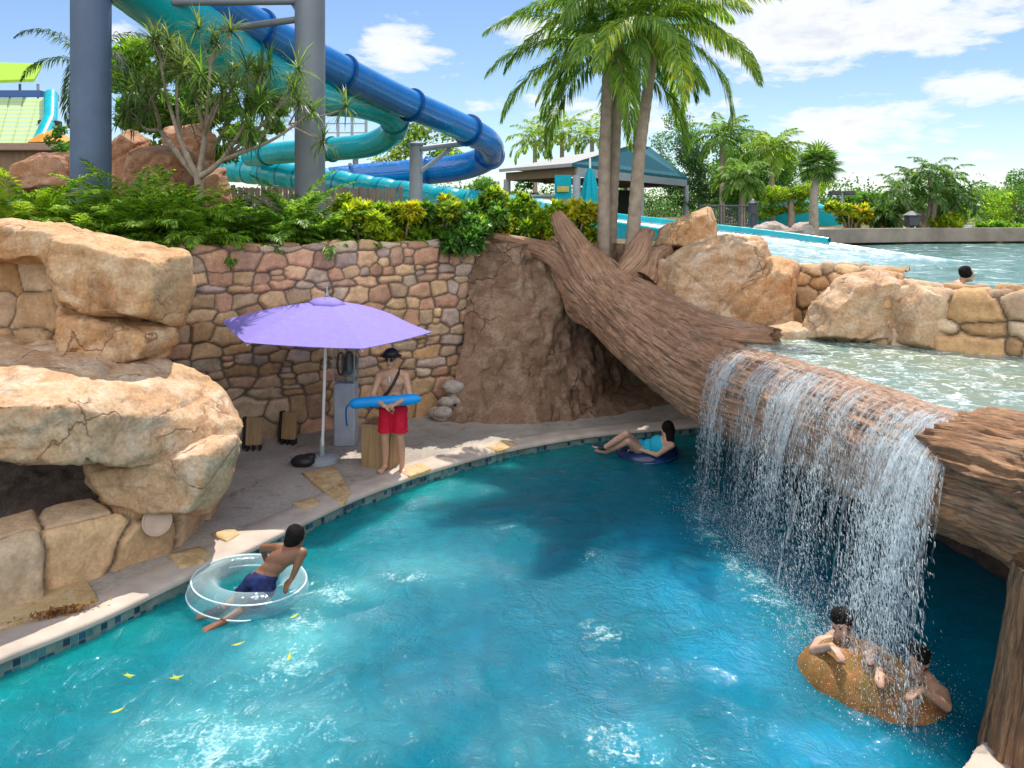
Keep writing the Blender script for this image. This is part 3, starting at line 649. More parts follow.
# upper basin and lagoon water
def sheet(name, poly, z, mat, res=.1, amp=.008, sc=3.0, seed=0, ext=None):
    pa = np.array(poly); xs = np.arange(pa[:, 0].min(), pa[:, 0].max() + res, res); ys = np.arange(pa[:, 1].min(), pa[:, 1].max() + res, res)
    X, Y = np.meshgrid(xs, ys, indexing='ij'); q = np.stack([X.ravel(), Y.ravel(), 0 * X.ravel()], 1)
    z = z + amp * fbm(q * sc, 3, seed); ins = inpoly(X.ravel(), Y.ravel(), poly); f = grid_quads(len(xs), len(ys)); f = f[ins[f].any(1)]
    used = np.unique(f); mp = np.full(len(q), -1); mp[used] = np.arange(len(used))
    o = np_mesh(name, np.c_[q[:, :2], z][used], mp[f], mat); return tag(o, kind='structure')
def m_water(name, a, b, foam_lo, foam_hi, sc=2.2, bumpd=.05, foamcol=(.75, .8, .8)):
    t = NT(name); p = t.pos(); n = t.noise(p, 1.1, 5, .6, .8); f = t.noise(p, sc, 8, .7, 1.4); h = t.noise(p, 9, 4, .6, .4)
    c = t.mix(t.ramp(n, [(.4, 0), (.6, 1)]), a, b); fo = t.ramp(f, [(foam_lo, 0), (foam_hi, .9)]); c = t.mix(fo, c, foamcol)
    b_ = t.pbsdf(c, t.mix(fo, .06, .5), t.bump(h, .5, bumpd), .5); return t.done(b_)
M['basin_water'] = m_water('basin_water', (.20, .26, .19), (.16, .27, .25), .49, .66, 5.5)
M['lagoon_water'] = m_water('lagoon_water', (.06, .20, .18), (.14, .30, .29), .52, .72, 1.6)
LIPY = [3.2, 5.2, 5.8, 7.6, 9.4, 10.3]
sheet('water_basin', [(4.0, 5.6), (3.72, 6.5), (3.48, 7.8), (3.2, 9.0), (3.15, 10.1), (3.5, 11.5), (5.6, 11.3), (6.4, 10.0), (8.6, 7.8), (8.4, 5.0), (4.4, 4.8)], BZ, M['basin_water'], .06, .014, 5, 3)
sheet('water_lagoon', LAG, LZ, M['lagoon_water'], .2, .012, 2, 5)
# body of the basin: a rock mass well behind the trunk, its shade painted in
nb = 90; zb = np.linspace(-.5, 1.72, 30)
bp = catmull([(8.2, 3.0, 0), (6.6, 5.0, 0), (5.6, 6.6, 0), (4.9, 8.2, 0), (4.6, 10, 0), (4.7, 11.6, 0), (5.1, 12.9, 0)], nb)
v = np.stack([np.c_[bp[:, :2], np.full(nb, z)] for z in zb], 1).reshape(-1, 3); v[:, 0] += .12 * fbm(v * 1.8, 3, 91) - .3 * sstep(1.2, 1.75, v[:, 2])
o = np_mesh('rock_wall', v, grid_quads(nb, len(zb)), M['cave']); tag(o, 'rock wall with painted shade under the fallen trunk', 'rock wall')
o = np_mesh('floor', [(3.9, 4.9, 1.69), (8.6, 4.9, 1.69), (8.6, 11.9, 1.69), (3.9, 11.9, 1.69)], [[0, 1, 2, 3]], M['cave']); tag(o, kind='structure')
# lagoon rim kerb
kb = MB(); far = [Vector((7.6, 21.6, 0)), Vector((8.6, 22.8, 0)), Vector((10.6, 24.0, 0)), Vector((13.5, 24.95, 0)), Vector((18, 25.5, 0)), Vector((23, 25.9, 0))]
for a, b_ in zip(far[:-1], far[1:]):
    c_ = (a + b_) / 2; d_ = b_ - a; kb.box((c_.x, c_.y, 2.79), (d_.length + .05, .55, .44), math.atan2(d_.y, d_.x), bev=.03)
tag(kb.build('kerb', m_plain('kerb_stone', (.25, .20, .165), .85, .2, .3, 1.6, .3)), kind='structure')
# paved path behind the lagoon
o = np_mesh('path', [(5.2, 22.4, 2.93), (8.6, 24.9, 2.93), (13.6, 26.6, 2.93), (26, 27.8, 2.93), (26, 30.2, 2.93), (13, 29.2, 2.93), (7.5, 27.6, 2.93), (3.5, 25.0, 2.93)], [[0, 1, 6, 7], [1, 2, 5, 6], [2, 3, 4, 5]], m_plain('path_paving', (.36, .34, .32), .9, .2, .15, 3)); tag(o, kind='structure')

# white slide run-out: a flume of shallow running water
ln_ = catmull([P(575, 218, 22.6), P(640, 227, 20.8), P(740, 241, 18.3), P(850, 262, 15.9), P(960, 283, 13.9)], 60)
M['run_water_'] = m_water('running_water', (.24, .42, .46), (.44, .56, .59), .44, .66, 3.2, .06, (.76, .80, .82))
tgl = np.gradient(ln_, axis=0); tgl /= np.linalg.norm(tgl[:, :2], axis=1)[:, None]; nl = np.stack([-tgl[:, 1], tgl[:, 0]], 1)
e = empty('slide_runout', Vector(ln_[10]), 'long white watery slide lane running out into the lagoon', 'water slide')
w_ = 1.15 + 1.7 * np.linspace(0, 1, 60) ** 1.6
rows = [np.c_[ln_[:, :2] + nl * (w_ * k)[:, None], ln_[:, 2] + dz] for k, dz in ((-1, .10), (-.9, .01), (-.5, -.02), (0, -.03), (.5, -.02), (.9, .01), (1, .10))]
t = NT('running_water'); p = t.pos(); fa = t.attr(); f = t.noise(t.mapping(p, (1, 1, 1)), 2.6, 8, .7, 1.2); h = t.noise(p, 8, 4, .6, .4)
fo = t.ramp(t.math('ADD', f, t.math('MULTIPLY', fa, .34)), [(.56, 0), (.82, .9)]); M['run_water'] = t.done(t.pbsdf(t.mix(fo, (.20, .36, .38), (.74, .79, .81)), t.mix(fo, .06, .5), t.bump(h, .5, .05), .5))
fl_ = np.clip(1.05 - np.linspace(0, 1, 60) * 1.0, 0, 1); o = np_mesh('running_water', np.stack(rows, 1).reshape(-1, 3), grid_quads(60, 7), M['run_water'], e, cols=np.repeat(np.repeat(fl_, 7)[:, None], 3, 1))
for sg in (-1, 1):
    rows = [np.c_[ln_[:36, :2] + nl[:36] * (w_[:36] * sg + dx)[:, None], ln_[:36, 2] + dz] for dx, dz in ((-.07, -.7), (-.07, .16), (-.04, .2), (.04, .2), (.07, .16), (.07, -.7))]
    o = np_mesh('side_wall', np.stack(rows, 1).reshape(-1, 3), grid_quads(36, 6), M['slide_teal'], e)

# ------------------------------------------------------------------ fallen trunk
def barktube(name, pts, rad, mat, parent, nth=120, ns=160, amp=.05, seed=0, jag=0.0, caps=True, vl=1.0, knots=()):
    c = catmull(pts, ns); r = np.interp(np.linspace(0, 1, ns), np.linspace(0, 1, len(rad)), rad)
    tg = np.gradient(c, axis=0); tg /= np.linalg.norm(tg, axis=1)[:, None]
    up = np.tile([0., 0., 1.], (ns, 1)); up -= tg * (up * tg).sum(1)[:, None]
    bad = np.linalg.norm(up, axis=1) < .2; up[bad] = [1, 0, 0]; up /= np.linalg.norm(up, axis=1)[:, None]; sd = np.cross(tg, up)
    L = np.r_[0, np.cumsum(np.linalg.norm(np.diff(c, axis=0), axis=1))]
    a = np.linspace(0, 2 * np.pi, nth, endpoint=False); A, LL = np.meshgrid(a, L, indexing='xy')     # (ns, nth)
    Rr = np.repeat(r[:, None], nth, 1); cA, sA = np.cos(A), np.sin(A)
    n3 = np.stack([cA * Rr * 1.6, sA * Rr * 1.6, LL * .5], -1).reshape(-1, 3)
    lump = fbm(n3, 3, seed).reshape(A.shape)
    f3 = np.stack([cA * 9.5 + .8 * lump, sA * 9.5, LL * 1.5], -1).reshape(-1, 3); fib = np.abs(fbm(f3, 4, seed + 3)).reshape(A.shape)
    f4 = np.stack([cA * 13, sA * 13, LL * 2.6 + 7], -1).reshape(-1, 3); fib2 = fbm(f4, 3, seed + 6).reshape(A.shape)
    Rr = Rr * (1 + .11 * lump) + amp * (1.0 - 3.0 * fib) * .7 + amp * .35 * fib2
    for (ka, kl, ks, kh) in knots:
        da = np.angle(np.exp(1j * (A - ka))); Rr += kh * np.exp(-((da * Rr) ** 2 + (LL - kl) ** 2) / ks ** 2)
    ctr = np.repeat(c[:, None, :], nth, 1)
    if jag:                                    # splintered ends
        j = fbm(np.stack([cA * 4, sA * 4, 0 * A], -1).reshape(-1, 3), 3, seed + 12).reshape(A.shape)
        wgt = np.exp(-LL / .25) ; ctr = ctr + tg[:, None, :] * (j * jag * wgt)[:, :, None]
        wgt = np.exp(-(L[-1] - LL) / .25); ctr = ctr + tg[:, None, :] * (j * jag * wgt)[:, :, None]
    v = ctr + (up[:, None, :] * cA[..., None] + sd[:, None, :] * sA[..., None]) * Rr[..., None]
    v = v.reshape(-1, 3); f = grid_quads(ns, nth)                    # ring k: ns x nth
    i = np.arange(ns - 1); wrapq = np.stack([i * nth + nth - 1, (i + 1) * nth + nth - 1, (i + 1) * nth, i * nth], 1); f = np.vstack([f, wrapq])
    uvv = np.stack([np.abs(A / np.pi - 1), LL * vl], -1).reshape(-1, 2)
    if caps:                                   # recessed rough end faces
        for e_, s_ in ((0, 1), (ns - 1, -1)):
            base = len(v); ring = v[e_ * nth:(e_ + 1) * nth]; cc_ = ring.mean(0)
            add = [cc_ + (ring - cc_) * k + tg[e_] * (s_ * dp) + .03 * fbm(ring * 6 + k, 2, seed)[:, None] for k, dp in ((.8, .02), (.55, .12), (.02, .16))]
            v = np.vstack([v] + add); uvv = np.vstack([uvv] + [np.c_[np.abs(a / np.pi - 1), np.full(nth, L[e_] + .1 * (kk + 1))] for kk in range(3)])
            prev = e_ * nth + np.arange(nth)
            for kk in range(3):
                cur = base + kk * nth + np.arange(nth); qd = np.stack([prev, np.roll(prev, -1), np.roll(cur, -1), cur], 1); f = np.vstack([f, qd if s_ < 0 else qd[:, ::-1]]); prev = cur
    return np_mesh(name, v, f, mat, parent, uv=uvv)
TP = [P(558, 250, 14.2), P(598, 288, 13.2), P(652, 337, 11.9), P(718, 384, 10.4), P(790, 411, 9.1), P(866, 440, 7.75), P(930, 466, 6.8), P(1010, 490, 5.9), P(1180, 540, 4.6)]
TR = [.38, .55, .60, .59, .57, .56, .52, .42, .38]
ft = empty('fallen_tree', TP[3], 'huge fallen brown tree trunk with roots, water spilling over it', 'fallen tree')
trunk = barktube('trunk', TP, TR, M['bark'], ft, 300, 460, .05, 5, knots=((2.6, 1.3, .3, .14), (1.0, 2.6, .22, .08)))
for pts, rd, sd_ in [([P(618, 312, 12.7), P(588, 268, 13.0), P(570, 238, 13.2), P(556, 214, 13.4)], [.40, .30, .21, .10], 1),
                     ([P(616, 300, 13.0), P(632, 268, 13.0), P(640, 248, 13.1), P(648, 232, 13.3)], [.34, .24, .19, .13], 2),
                     ([P(590, 292, 13.1), P(558, 258, 13.5), P(520, 244, 13.8), P(484, 236, 13.9)], [.30, .2, .13, .07], 3),
                     ([P(640, 285, 12.9), P(652, 262, 13.3), P(668, 250, 13.7)], [.3, .22, .1], 6)]:
    barktube('root', pts, rd, M['bark'], ft, 60, 70, .03, 40 + sd_)
barktube('branch_stub', [P(632, 306, 12.3), P(690, 334, 11.3), P(735, 343, 10.7), P(778, 345, 10.35)], [.45, .40, .30, .2], M['bark'], ft, 90, 120, .045, 60, jag=.1)

lg = barktube('broken_log', [P(982, 478, 6.2), P(1016, 486, 5.85), P(1080, 504, 5.35), P(1200, 540, 4.5), Vector((4.7, 2.6, 1.6))], [.54, .53, .52, .50, .48], M['log'], None, 240, 260, .05, 80, jag=.22, knots=((1.75, .28, .13, -.20), (1.8, .45, .15, -.26), (1.85, .64, .15, -.26), (1.9, .85, .13, -.2), (1.2, .6, .2, .06), (2.5, .6, .2, .07)))
tag(lg, 'orange brown splintered log shell at the right edge around the trunk', 'log')
ps = barktube('log_post', [P(1050, 830, 5.05), P(1052, 760, 5.05), P(1060, 670, 5.05), P(1068, 570, 5.05)], [.42, .40, .34, .30], M['log'], None, 140, 120, .035, 90, vl=1.2)
tag(ps, 'upright brown wooden post rising from the pool at the lower right', 'wooden post')
rock('boulder', [[G(958, 772, 0), G(985, 728, 0), G(1040, 705, 0), G(1200, 705, 0), G(1200, 860, 0), G(950, 830, 0)] + [q + Vector((0, 0, -.5)) for q in (G(958, 772, 0), G(985, 728, 0), G(1040, 705, 0), G(1200, 705, 0), G(1200, 860, 0), G(950, 830, 0))]],
     M['coping'], 'pale grey rounded footing at the base of the wooden post', 'footing', seed=95, amp=.02, voxel=.04)

# ------------------------------------------------------------------ waterfall
tc = catmull(TP, 900); tr_ = np.interp(np.linspace(0, 1, 900), np.linspace(0, 1, len(TR)), TR)
lo = int(np.argmin(np.abs(tc[:, 1] - 9.95))); hi = int(np.argmin(np.abs(tc[:, 1] - 6.05)))
tt = np.gradient(tc, axis=0); tt /= np.linalg.norm(tt, axis=1)[:, None]; side = np.cross(tt, [0, 0, 1.]); side /= np.linalg.norm(side, axis=1)[:, None]; side = np.where(side[:, :1] > 0, -side, side)
def fallpath(s, tau, vout, out=0.0):
    """s 0..1 along the lip, tau 0..1 first round the trunk and then down"""
    i = (lo + s * (hi - lo)).astype(int); c = tc[i]; r = tr_[i] + .05 + out; n = side[i]
    aend = .95; k = np.clip(tau / .3, 0, 1); ang = k * aend; up = np.zeros_like(c); up[:, 2] = 1
    p0 = c + n * (np.sin(ang) * r)[:, None] + up * (np.cos(ang) * r)[:, None]
    H = p0[:, 2] - WZ + .05; f = np.clip((tau - .3) / .7, 0, 1); tm = f * 1.0
    T = np.sqrt(2 * H / 9.81) * 1.0
    # leaves the bark sliding outward and down
    vz = .9; Tt = (-vz + np.sqrt(vz * vz + 2 * 9.81 * H)) / 9.81; q_ = tm * Tt
    p0 = p0 + tt[i] * (1.0 * s ** 3 * q_)[:, None] + n * (vout * q_)[:, None] + up * (-(vz * q_ + 4.905 * q_ ** 2))[:, None]
    return p0
def dens(s):
    return .10 + 1.1 * np.exp(-((s - .05) / .05) ** 2) + .8 * np.exp(-((s - .20) / .05) ** 2) + 1.2 * np.exp(-((s - .36) / .09) ** 2) + .5 * np.exp(-((s - .56) / .08) ** 2) + .5 * np.exp(-((s - .72) / .06) ** 2) + 1.5 * np.exp(-((s - .86) / .10) ** 2) + .8 * np.exp(-((s - .96) / .05) ** 2)
ss = np.linspace(0, 1, 2000); cdf = np.cumsum(dens(ss) * (.06 + 2.2 * sstep(.05, .6, np.abs(fbm(np.c_[ss * 26, ss * 0, ss * 0], 3, 8)) * 1.6))); cdf /= cdf[-1]
def samp(n): return np.interp(RNG.random(n), cdf, ss)
parts_v, parts_f = [], []
# strands: broken threads of water
t = NT('falling_water'); tpp = t.n('ShaderNodeBsdfTransparent'); tpp.inputs[0].default_value = (.88, .95, .98, 1); g = t.pbsdf((.84, .90, .94), .25, None, .6); tr__ = t.n('ShaderNodeBsdfTranslucent'); tr__.inputs['Color'].default_value = (.85, .92, .96, 1)
mx = t.n('ShaderNodeMixShader'); mx.inputs[0].default_value = .5; t.l(g.outputs[0], mx.inputs[1]); t.l(tr__.outputs[0], mx.inputs[2]); mx3 = t.n('ShaderNodeMixShader'); mx3.inputs[0].default_value = .66; t.l(tpp.outputs[0], mx3.inputs[1]); t.l(mx.outputs[0], mx3.inputs[2]); M['drops'] = t.done(mx3)
K = 150; sk = samp(K); sk[:3] = (.03, .06, .90); wk_ = RNG.random(K) ** 1.6 + .12; spk = .003 + .013 * RNG.random(K) ** 2 + .010 * (sk > .75) * RNG.random(K); vk = .45 + .75 * sk + .45 * sstep(.72, 1, sk) * RNG.random(K) + .10 * RNG.standard_normal(K); wk_ *= dens(sk)
N = 70000; ki = RNG.choice(K, N, p=wk_ / wk_.sum()); tau = .10 + .89 * RNG.random(N) ** .75
wand = .012 * fbm(np.c_[ki * 7.3, tau * 2.2, ki * 0.0], 2, 41); sj = np.clip(sk[ki] + wand + RNG.standard_normal(N) * spk[ki] * (.6 + 2.2 * tau ** 2), 0, 1)
vo = vk[ki] + .05 * RNG.standard_normal(N) * (1 + tau)
a = fallpath(sj, tau, vo, RNG.random(N) * .03); b_ = fallpath(sj, np.clip(tau + .004 + .05 * RNG.random(N) ** 2 * (1.15 - tau), 0, 1), vo, 0)
keep = (fbm(np.c_[ki * 3.1, tau * 13 + ki, sj * 90], 3, 15) > -.02 + .16 * tau) | (RNG.random(N) < .07); a, b_, tau = a[keep], b_[keep], tau[keep]; N = len(a)
wv = (.0010 + .0030 * RNG.random(N) ** 3) * (1 + .5 * (tau > .6)); mid = a * .55 + b_ * .45 + RNG.standard_normal((N, 3)) * (.004 + .018 * tau[:, None] ** 3)
d_ = b_ - a; ln2 = np.linalg.norm(d_, axis=1)[:, None] + 1e-6; d_ /= ln2; x_ = np.cross(d_, RNG.standard_normal((N, 3))); x_ /= np.linalg.norm(x_, axis=1)[:, None]; y_ = np.cross(d_, x_)
half = np.clip(ln2 * .5, .003, .075)
pv = np.stack([mid - d_ * half, mid + x_ * wv[:, None], mid + y_ * wv[:, None], mid - x_ * wv[:, None], mid - y_ * wv[:, None], mid + d_ * half], 1).reshape(-1, 3)
tri = np.array([[0, 2, 1], [0, 3, 2], [0, 4, 3], [0, 1, 4], [5, 1, 2], [5, 2, 3], [5, 3, 4], [5, 4, 1]]); pf = (np.arange(N)[:, None, None] * 6 + tri[None]).reshape(-1, 3)
wf = np_mesh('waterfall', pv, pf, M['drops']); tag(wf, 'curtain of white falling water spilling over the fallen trunk into the pool', 'waterfall', kind='stuff')
# splash drops at the foot and on the rock
N = 26000; s = samp(N); base = fallpath(s, np.full(N, .999), .45 + .75 * s + .2 * RNG.standard_normal(N)); r_ = np.abs(RNG.standard_normal((N, 3))) * np.array([.0, .0, .17]); r_[:, :2] = RNG.standard_normal((N, 2)) * .19
ctr = base + r_; wv = .0012 + .0036 * RNG.random(N) ** 4
pv = np.stack([ctr + np.array(o_) * wv[:, None] for o_ in ((0, 0, -1.3), (1, 0, 0), (0, 1, 0), (-1, 0, 0), (0, -1, 0), (0, 0, 1.3))], 1).reshape(-1, 3)
o = np_mesh('splash', pv, (np.arange(N)[:, None, None] * 6 + tri[None]).reshape(-1, 3), M['drops']); tag(o, 'spray of small drops where the falling water hits the pool', 'splash', kind='stuff')
# thin clear sheets of water clinging to the bark and falling
NS, NTt = 420, 60; s2, t2 = np.meshgrid(np.linspace(0, 1, NS), np.linspace(0, 1, NTt), indexing='ij')
vs2_ = fallpath(s2.ravel(), t2.ravel(), .62 + .95 * s2.ravel() + .3 * fbm(np.c_[s2.ravel() * 17 + 5, s2.ravel() * 0, s2.ravel() * 0], 2, 4), .03)
vs_ = fallpath(s2.ravel(), t2.ravel(), .45 + .75 * s2.ravel() + .3 * fbm(np.c_[s2.ravel() * 20, s2.ravel() * 0, s2.ravel() * 0], 2, 4), -.005)
t = NT('water_veil'); uvm = t.uv(); st = t.noise(t.mapping(uvm, (70, 2.2, 1)), 1.0, 6, .7, .5); st2 = t.noise(t.mapping(uvm, (200, 26, 1)), 1.0, 4, .6); dv = t.n('ShaderNodeVertexColor', layer_name='col').outputs['Color']
al = t.math('ADD', t.math('MULTIPLY', t.math('SUBTRACT', st, .5), 2.4), t.math('MULTIPLY', t.math('SUBTRACT', st2, .5), 1.4)); al = t.math('ADD', al, dv)
al = t.ramp(al, [(.17, .0), (.90, .88)])
tp = t.n('ShaderNodeBsdfTransparent'); mx = t.n('ShaderNodeMixShader'); t.l(al, mx.inputs[0]); t.l(tp.outputs[0], mx.inputs[1])
g = t.pbsdf((.88, .93, .96), .3, None, .5); trn = t.n('ShaderNodeBsdfTranslucent'); trn.inputs['Color'].default_value = (.8, .88, .93, 1); m2 = t.n('ShaderNodeMixShader'); m2.inputs[0].default_value = .5
t.l(g.outputs[0], m2.inputs[1]); t.l(trn.outputs[0], m2.inputs[2]); t.l(m2.outputs[0], mx.inputs[2]); M['veil'] = t.done(mx)
dd = dens(s2.ravel()); dd = .62 * dd / (1 + .5 * dd) * (1 - .8 * sstep(.38, .9, t2.ravel())) * (.35 + .65 * sstep(.02, .3, t2.ravel())); gq_ = grid_quads(NS, NTt); o = np_mesh('water_veil', np.vstack([vs_, vs2_]), np.vstack([gq_, gq_ + len(vs_)]), M['veil'], cols=np.repeat(np.r_[dd, dd * .75][:, None], 3, 1), uv=np.vstack([np.c_[s2.ravel(), t2.ravel()], np.c_[s2.ravel() + 3.3, t2.ravel() + .4]]))
tag(o, 'thin streaky veil of water sliding down the front of the trunk', 'waterfall', kind='stuff')
# ------------------------------------------------------------------ slides
def pipe(name, pts, rad, mat, parent, ns=200, n=28, ribs=0, ribamp=.05):
    c = catmull(pts, ns); mb = MB(); rr = np.interp(np.linspace(0, 1, ns), np.linspace(0, 1, len(rad)), rad) if hasattr(rad, '__len__') else np.full(ns, rad)
    if ribs:
        L = np.r_[0, np.cumsum(np.linalg.norm(np.diff(c, axis=0), axis=1))]; rr = rr + ribamp * (np.abs(np.sin(L * math.pi / ribs)) ** .6 - .7)
    mb.tube([Vector(q) for q in c], rr, n); return mb.build(name, mat, parent, True), c
def flanges(c, rad, every, mat, parent, th=.07, grow=.10, start=.5):
    L = np.r_[0, np.cumsum(np.linalg.norm(np.diff(c, axis=0), axis=1))]; x = start
    while x < L[-1] - .3:
        i = int(np.searchsorted(L, x)); p = Vector(c[i]); t_ = (Vector(c[min(i + 1, len(c) - 1)]) - Vector(c[i - 1])).normalized(); r = rad if not hasattr(rad, '__len__') else float(np.interp(L[i] / L[-1], np.linspace(0, 1, len(rad)), rad))
        mb = MB(); mb.lathe(p, [(r - .02, -th), (r + grow, -th), (r + grow, th), (r - .02, th)], 28, t_); mb.build('flange', mat, parent, True); x += every
bs = empty('tube_slide', P(400, 230, 22), 'dark blue enclosed tube slide curving behind the poles', 'water slide')
o, c = pipe('tube', [P(100, -95, 13.0), P(170, -35, 14.3), P(245, 22, 16), P(330, 66, 18.2), P(400, 100, 20.3), P(455, 124, 22.2), P(486, 141, 23.8), P(489, 155, 25.2), P(466, 166, 26.0), P(420, 172, 26.2), P(370, 176, 26.0), P(330, 180, 25.6)], [.42, .42, .42, .40, .40, .42, .45, .46, .45, .43], M['slide_blue'], bs, 240)
flanges(c, [.42, .42, .42, .40, .40, .42, .45, .46, .45, .43], 2.6, M['slide_blue_dark'], bs, .04, .07, 1.3)
ts = empty('tube_slide', P(385, 230, 21), 'green teal tube slide with a tight bend below the blue slide', 'water slide')
o, c = pipe('tube', [P(60, -80, 12.6), P(130, -22, 13.8), P(205, 34, 15.3), P(262, 72, 16.8), P(318, 93, 18.6), P(362, 102, 20.2), P(390, 114, 21.4), P(394, 130, 22.3), P(372, 144, 23.0), P(335, 149, 23.6), P(290, 152, 24.6), P(250, 156, 26)], [.60, .58, .55, .50, .42, .38, .37, .36, .36], M['slide_teal'], ts, 240)
flanges(c, [.60, .58, .55, .50, .42, .38, .37, .36, .36], 3.1, M['slide_teal_dark'], ts, .03, .04, 1.2)
rs = empty('tube_slide', P(450, 230, 24), 'turquoise ribbed tube slide above the yellow green bushes', 'water slide')
o, c = pipe('tube', [P(226, 168, 27.5), P(262, 172, 26.8), P(323, 182, 25.6), P(400, 195, 24.6), P(485, 207, 23.4), P(560, 217, 22.6)], .47, M['slide_teal'], rs, 320, 28, .8, .045)
flanges(c, .45, .8, M['slide_teal_dark'], rs, .025, .04, .3)
# post and bracket that carry the bend of the blue slide
sp = empty('slide_support', P(416, 232, 23.0), 'slim grey post with bracket arms under the blue bend', 'support post')
b_, tpz = P(416, 232, 23), P(416, 145, 23)
MB().tube([(b_.x, b_.y, 2.8), tpz], .20, 14).build('post', M['galv'], sp, True)
MB().lathe(tpz, [(.2, -.02), (.24, 0), (.24, .05), (.06, .1)], 14).build('post_cap', M['galv'], sp, True)
MB().tube([P(420, 149, 22.9), P(468, 143, 23.6)], .09, 8).build('arm', M['galv'], sp, True); MB().tube([P(420, 172, 22.9), P(450, 149, 23.4)], .07, 8).build('brace', M['galv'], sp, True)
# big poles
def pole(label, px, Y, rad, ztop, mat):
    c = P(px, 215, Y); e = empty('support_pole', (c.x, c.y, 2.8), label, 'support pole')
    MB().tube([(c.x, c.y, 2.6), (c.x, c.y, ztop)], rad, 40).build('pole', mat, e, True)
    MB().lathe((c.x, c.y, 2.86), [(rad + .2, -.1), (rad + .2, .03), (rad + .02, .06)], 32).build('base_plate', mat, e, True)
    for k in range(8):
        a = k * math.pi / 4; MB().lathe((c.x + (rad + .11) * math.cos(a), c.y + (rad + .11) * math.sin(a), 2.88), [(.035, 0), (.035, .06), (.012, .07), (.012, .12)], 6).build('bolt', M['galv'], e)
    return c, e
cL, eL = pole('thick blue steel pole at the left rising from the ferns', 91, 12.4, .30, 12, M['steel'])
cR, eR = pole('grey steel pole rising past the screw pine, right of the thick blue one', 310, 14.6, .285, 12, M['steel_grey'])
# collar clamp on the left pole, braces on the right pole
MB().lathe((cL.x, cL.y, P(91, -18, 12.4).z), [(.29, -.28), (.33, -.28), (.33, .28), (.29, .28)], 40).build('clamp', M['steel_grey'], eL, True)
MB().tube([P(300, 1, 14.6), P(172, 2, 14.0)], .075, 10).build('brace', M['steel_grey'], eR, True); MB().tube([P(300, 19, 14.6), P(218, 30, 15.0)], .07, 10).build('brace', M['steel_grey'], eR, True)
MB().tube([P(288, -6, 14.6), P(303, 20, 14.6)], .05, 8).build('brace', M['steel_grey'], eR, True)

# ------------------------------------------------------------------ left: mat-racer slide with a lime awning
M['lime'] = m_plain('lime_canvas', (.28, .48, .02), .6, .3, .08); M['lane'] = None
t = NT('striped_lanes'); pz = t.pos(); wv = t.n('ShaderNodeTexWave', wave_type='BANDS', bands_direction='Z', wave_profile='TRI'); wv.inputs['Scale'].default_value = 1.3; wv.inputs['Distortion'].default_value = 1.2; wv.inputs['Detail'].default_value = 2; t.l(pz, wv.inputs['Vector'])
M['lane'] = t.done(t.pbsdf(t.ramp(wv.outputs['Fac'], [(.3, (.36, .50, .38)), (.6, (.48, .56, .22))]), .35))
rc = empty('racing_slide', P(20, 205, 40), 'far multi lane slide with lime green awning at the left edge', 'water slide')
mb = MB(); A_, B_, C_, D_ = P(-60, 85, 38), P(34, 82, 38), P(43, 66, 42), P(-60, 64, 42)
mb.add([A_, B_, C_, D_] + [q + Vector((0, 0, .15)) for q in (A_, B_, C_, D_)], [[3, 2, 1, 0], [4, 5, 6, 7], [0, 1, 5, 4], [1, 2, 6, 5], [2, 3, 7, 6], [3, 0, 4, 7]]); mb.build('awning', M['lime'], rc)
for px, Yq in ((38, 38.5), (-20, 38.5), (20, 41.5), (-40, 41.5)):
    q = P(px, 84, Yq); MB().tube([(q.x, q.y, P(px, 100, Yq).z), q], .07, 8).build('awning_post', M['galv'], rc, True)
q0, q1 = P(-60, 97, 39), P(50, 95, 39); MB().box(((q0 + q1) / 2), ((q1 - q0).length, 1.6, .35), bev=.02).build('deck', M['slide_blue_dark'], rc)
ln0 = [P(x, 99, 38.0) for x in np.linspace(-60, 52, 9)]; ln1 = [P(x, 147, 34.0) for x in np.linspace(-70, 38, 9)]
for k in range(8):
    mb = MB(); a0, a1, b0, b1 = ln0[k], ln0[k + 1], ln1[k], ln1[k + 1]; up = Vector((0, 0, .09))
    mb.add([a0, a1, b1, b0] + [a0 + (a1 - a0) * .08 + up, a0 + (a1 - a0) * .92 + up, b0 + (b1 - b0) * .92 + up, b0 + (b1 - b0) * .08 + up], [[3, 2, 1, 0], [4, 5, 6, 7], [0, 1, 5, 4], [1, 2, 6, 5], [2, 3, 7, 6], [3, 0, 4, 7]]); mb.build('lane', M['lane'], rc)
MB().tube([P(51, 95, 38), P(50, 120, 36), P(36, 150, 34)], .32, 12).build('side_rail', M['slide_teal'], rc, True)
for px in (47, 12, -30):
    q = P(px, 128, 36.5); MB().tube([(q.x, q.y, 2.8), q], .2, 10).build('post', M['slide_blue'], rc, True)
MB().box(P(50, 132, 36), (.8, .7, 1.1), bev=.05).build('control_box', M['black'], rc)
hb = empty('service_hut', P(10, 200, 27), 'low brown hut wall below the far striped slide', 'hut')
MB().box(P(10, 172, 27.6), (6.5, 1.5, 1.9), bev=.04).build('wall', M['wood_dark'], hb); MB().box(P(10, 149, 27.6), (7.0, 2.2, .25), bev=.04).build('roof', m_plain('hut_roof', (.30, .20, .16), .8), hb)
q = P(53, 138, 33.8); pf_ = empty('picnic_umbrella', (q.x, q.y, 2.8), 'small orange parasol far off left of the blue pole', 'parasol')
MB().tube([(q.x, q.y, 2.8), (q.x, q.y, q.z + .3)], .04, 8).build('pole', M['white'], pf_, True)
MB().lathe((q.x, q.y, q.z - .25), [(1.0, 0), (.6, .35), (.04, .62)], 8).build('canopy', m_plain('orange_canvas', (.65, .25, .02), .7), pf_)

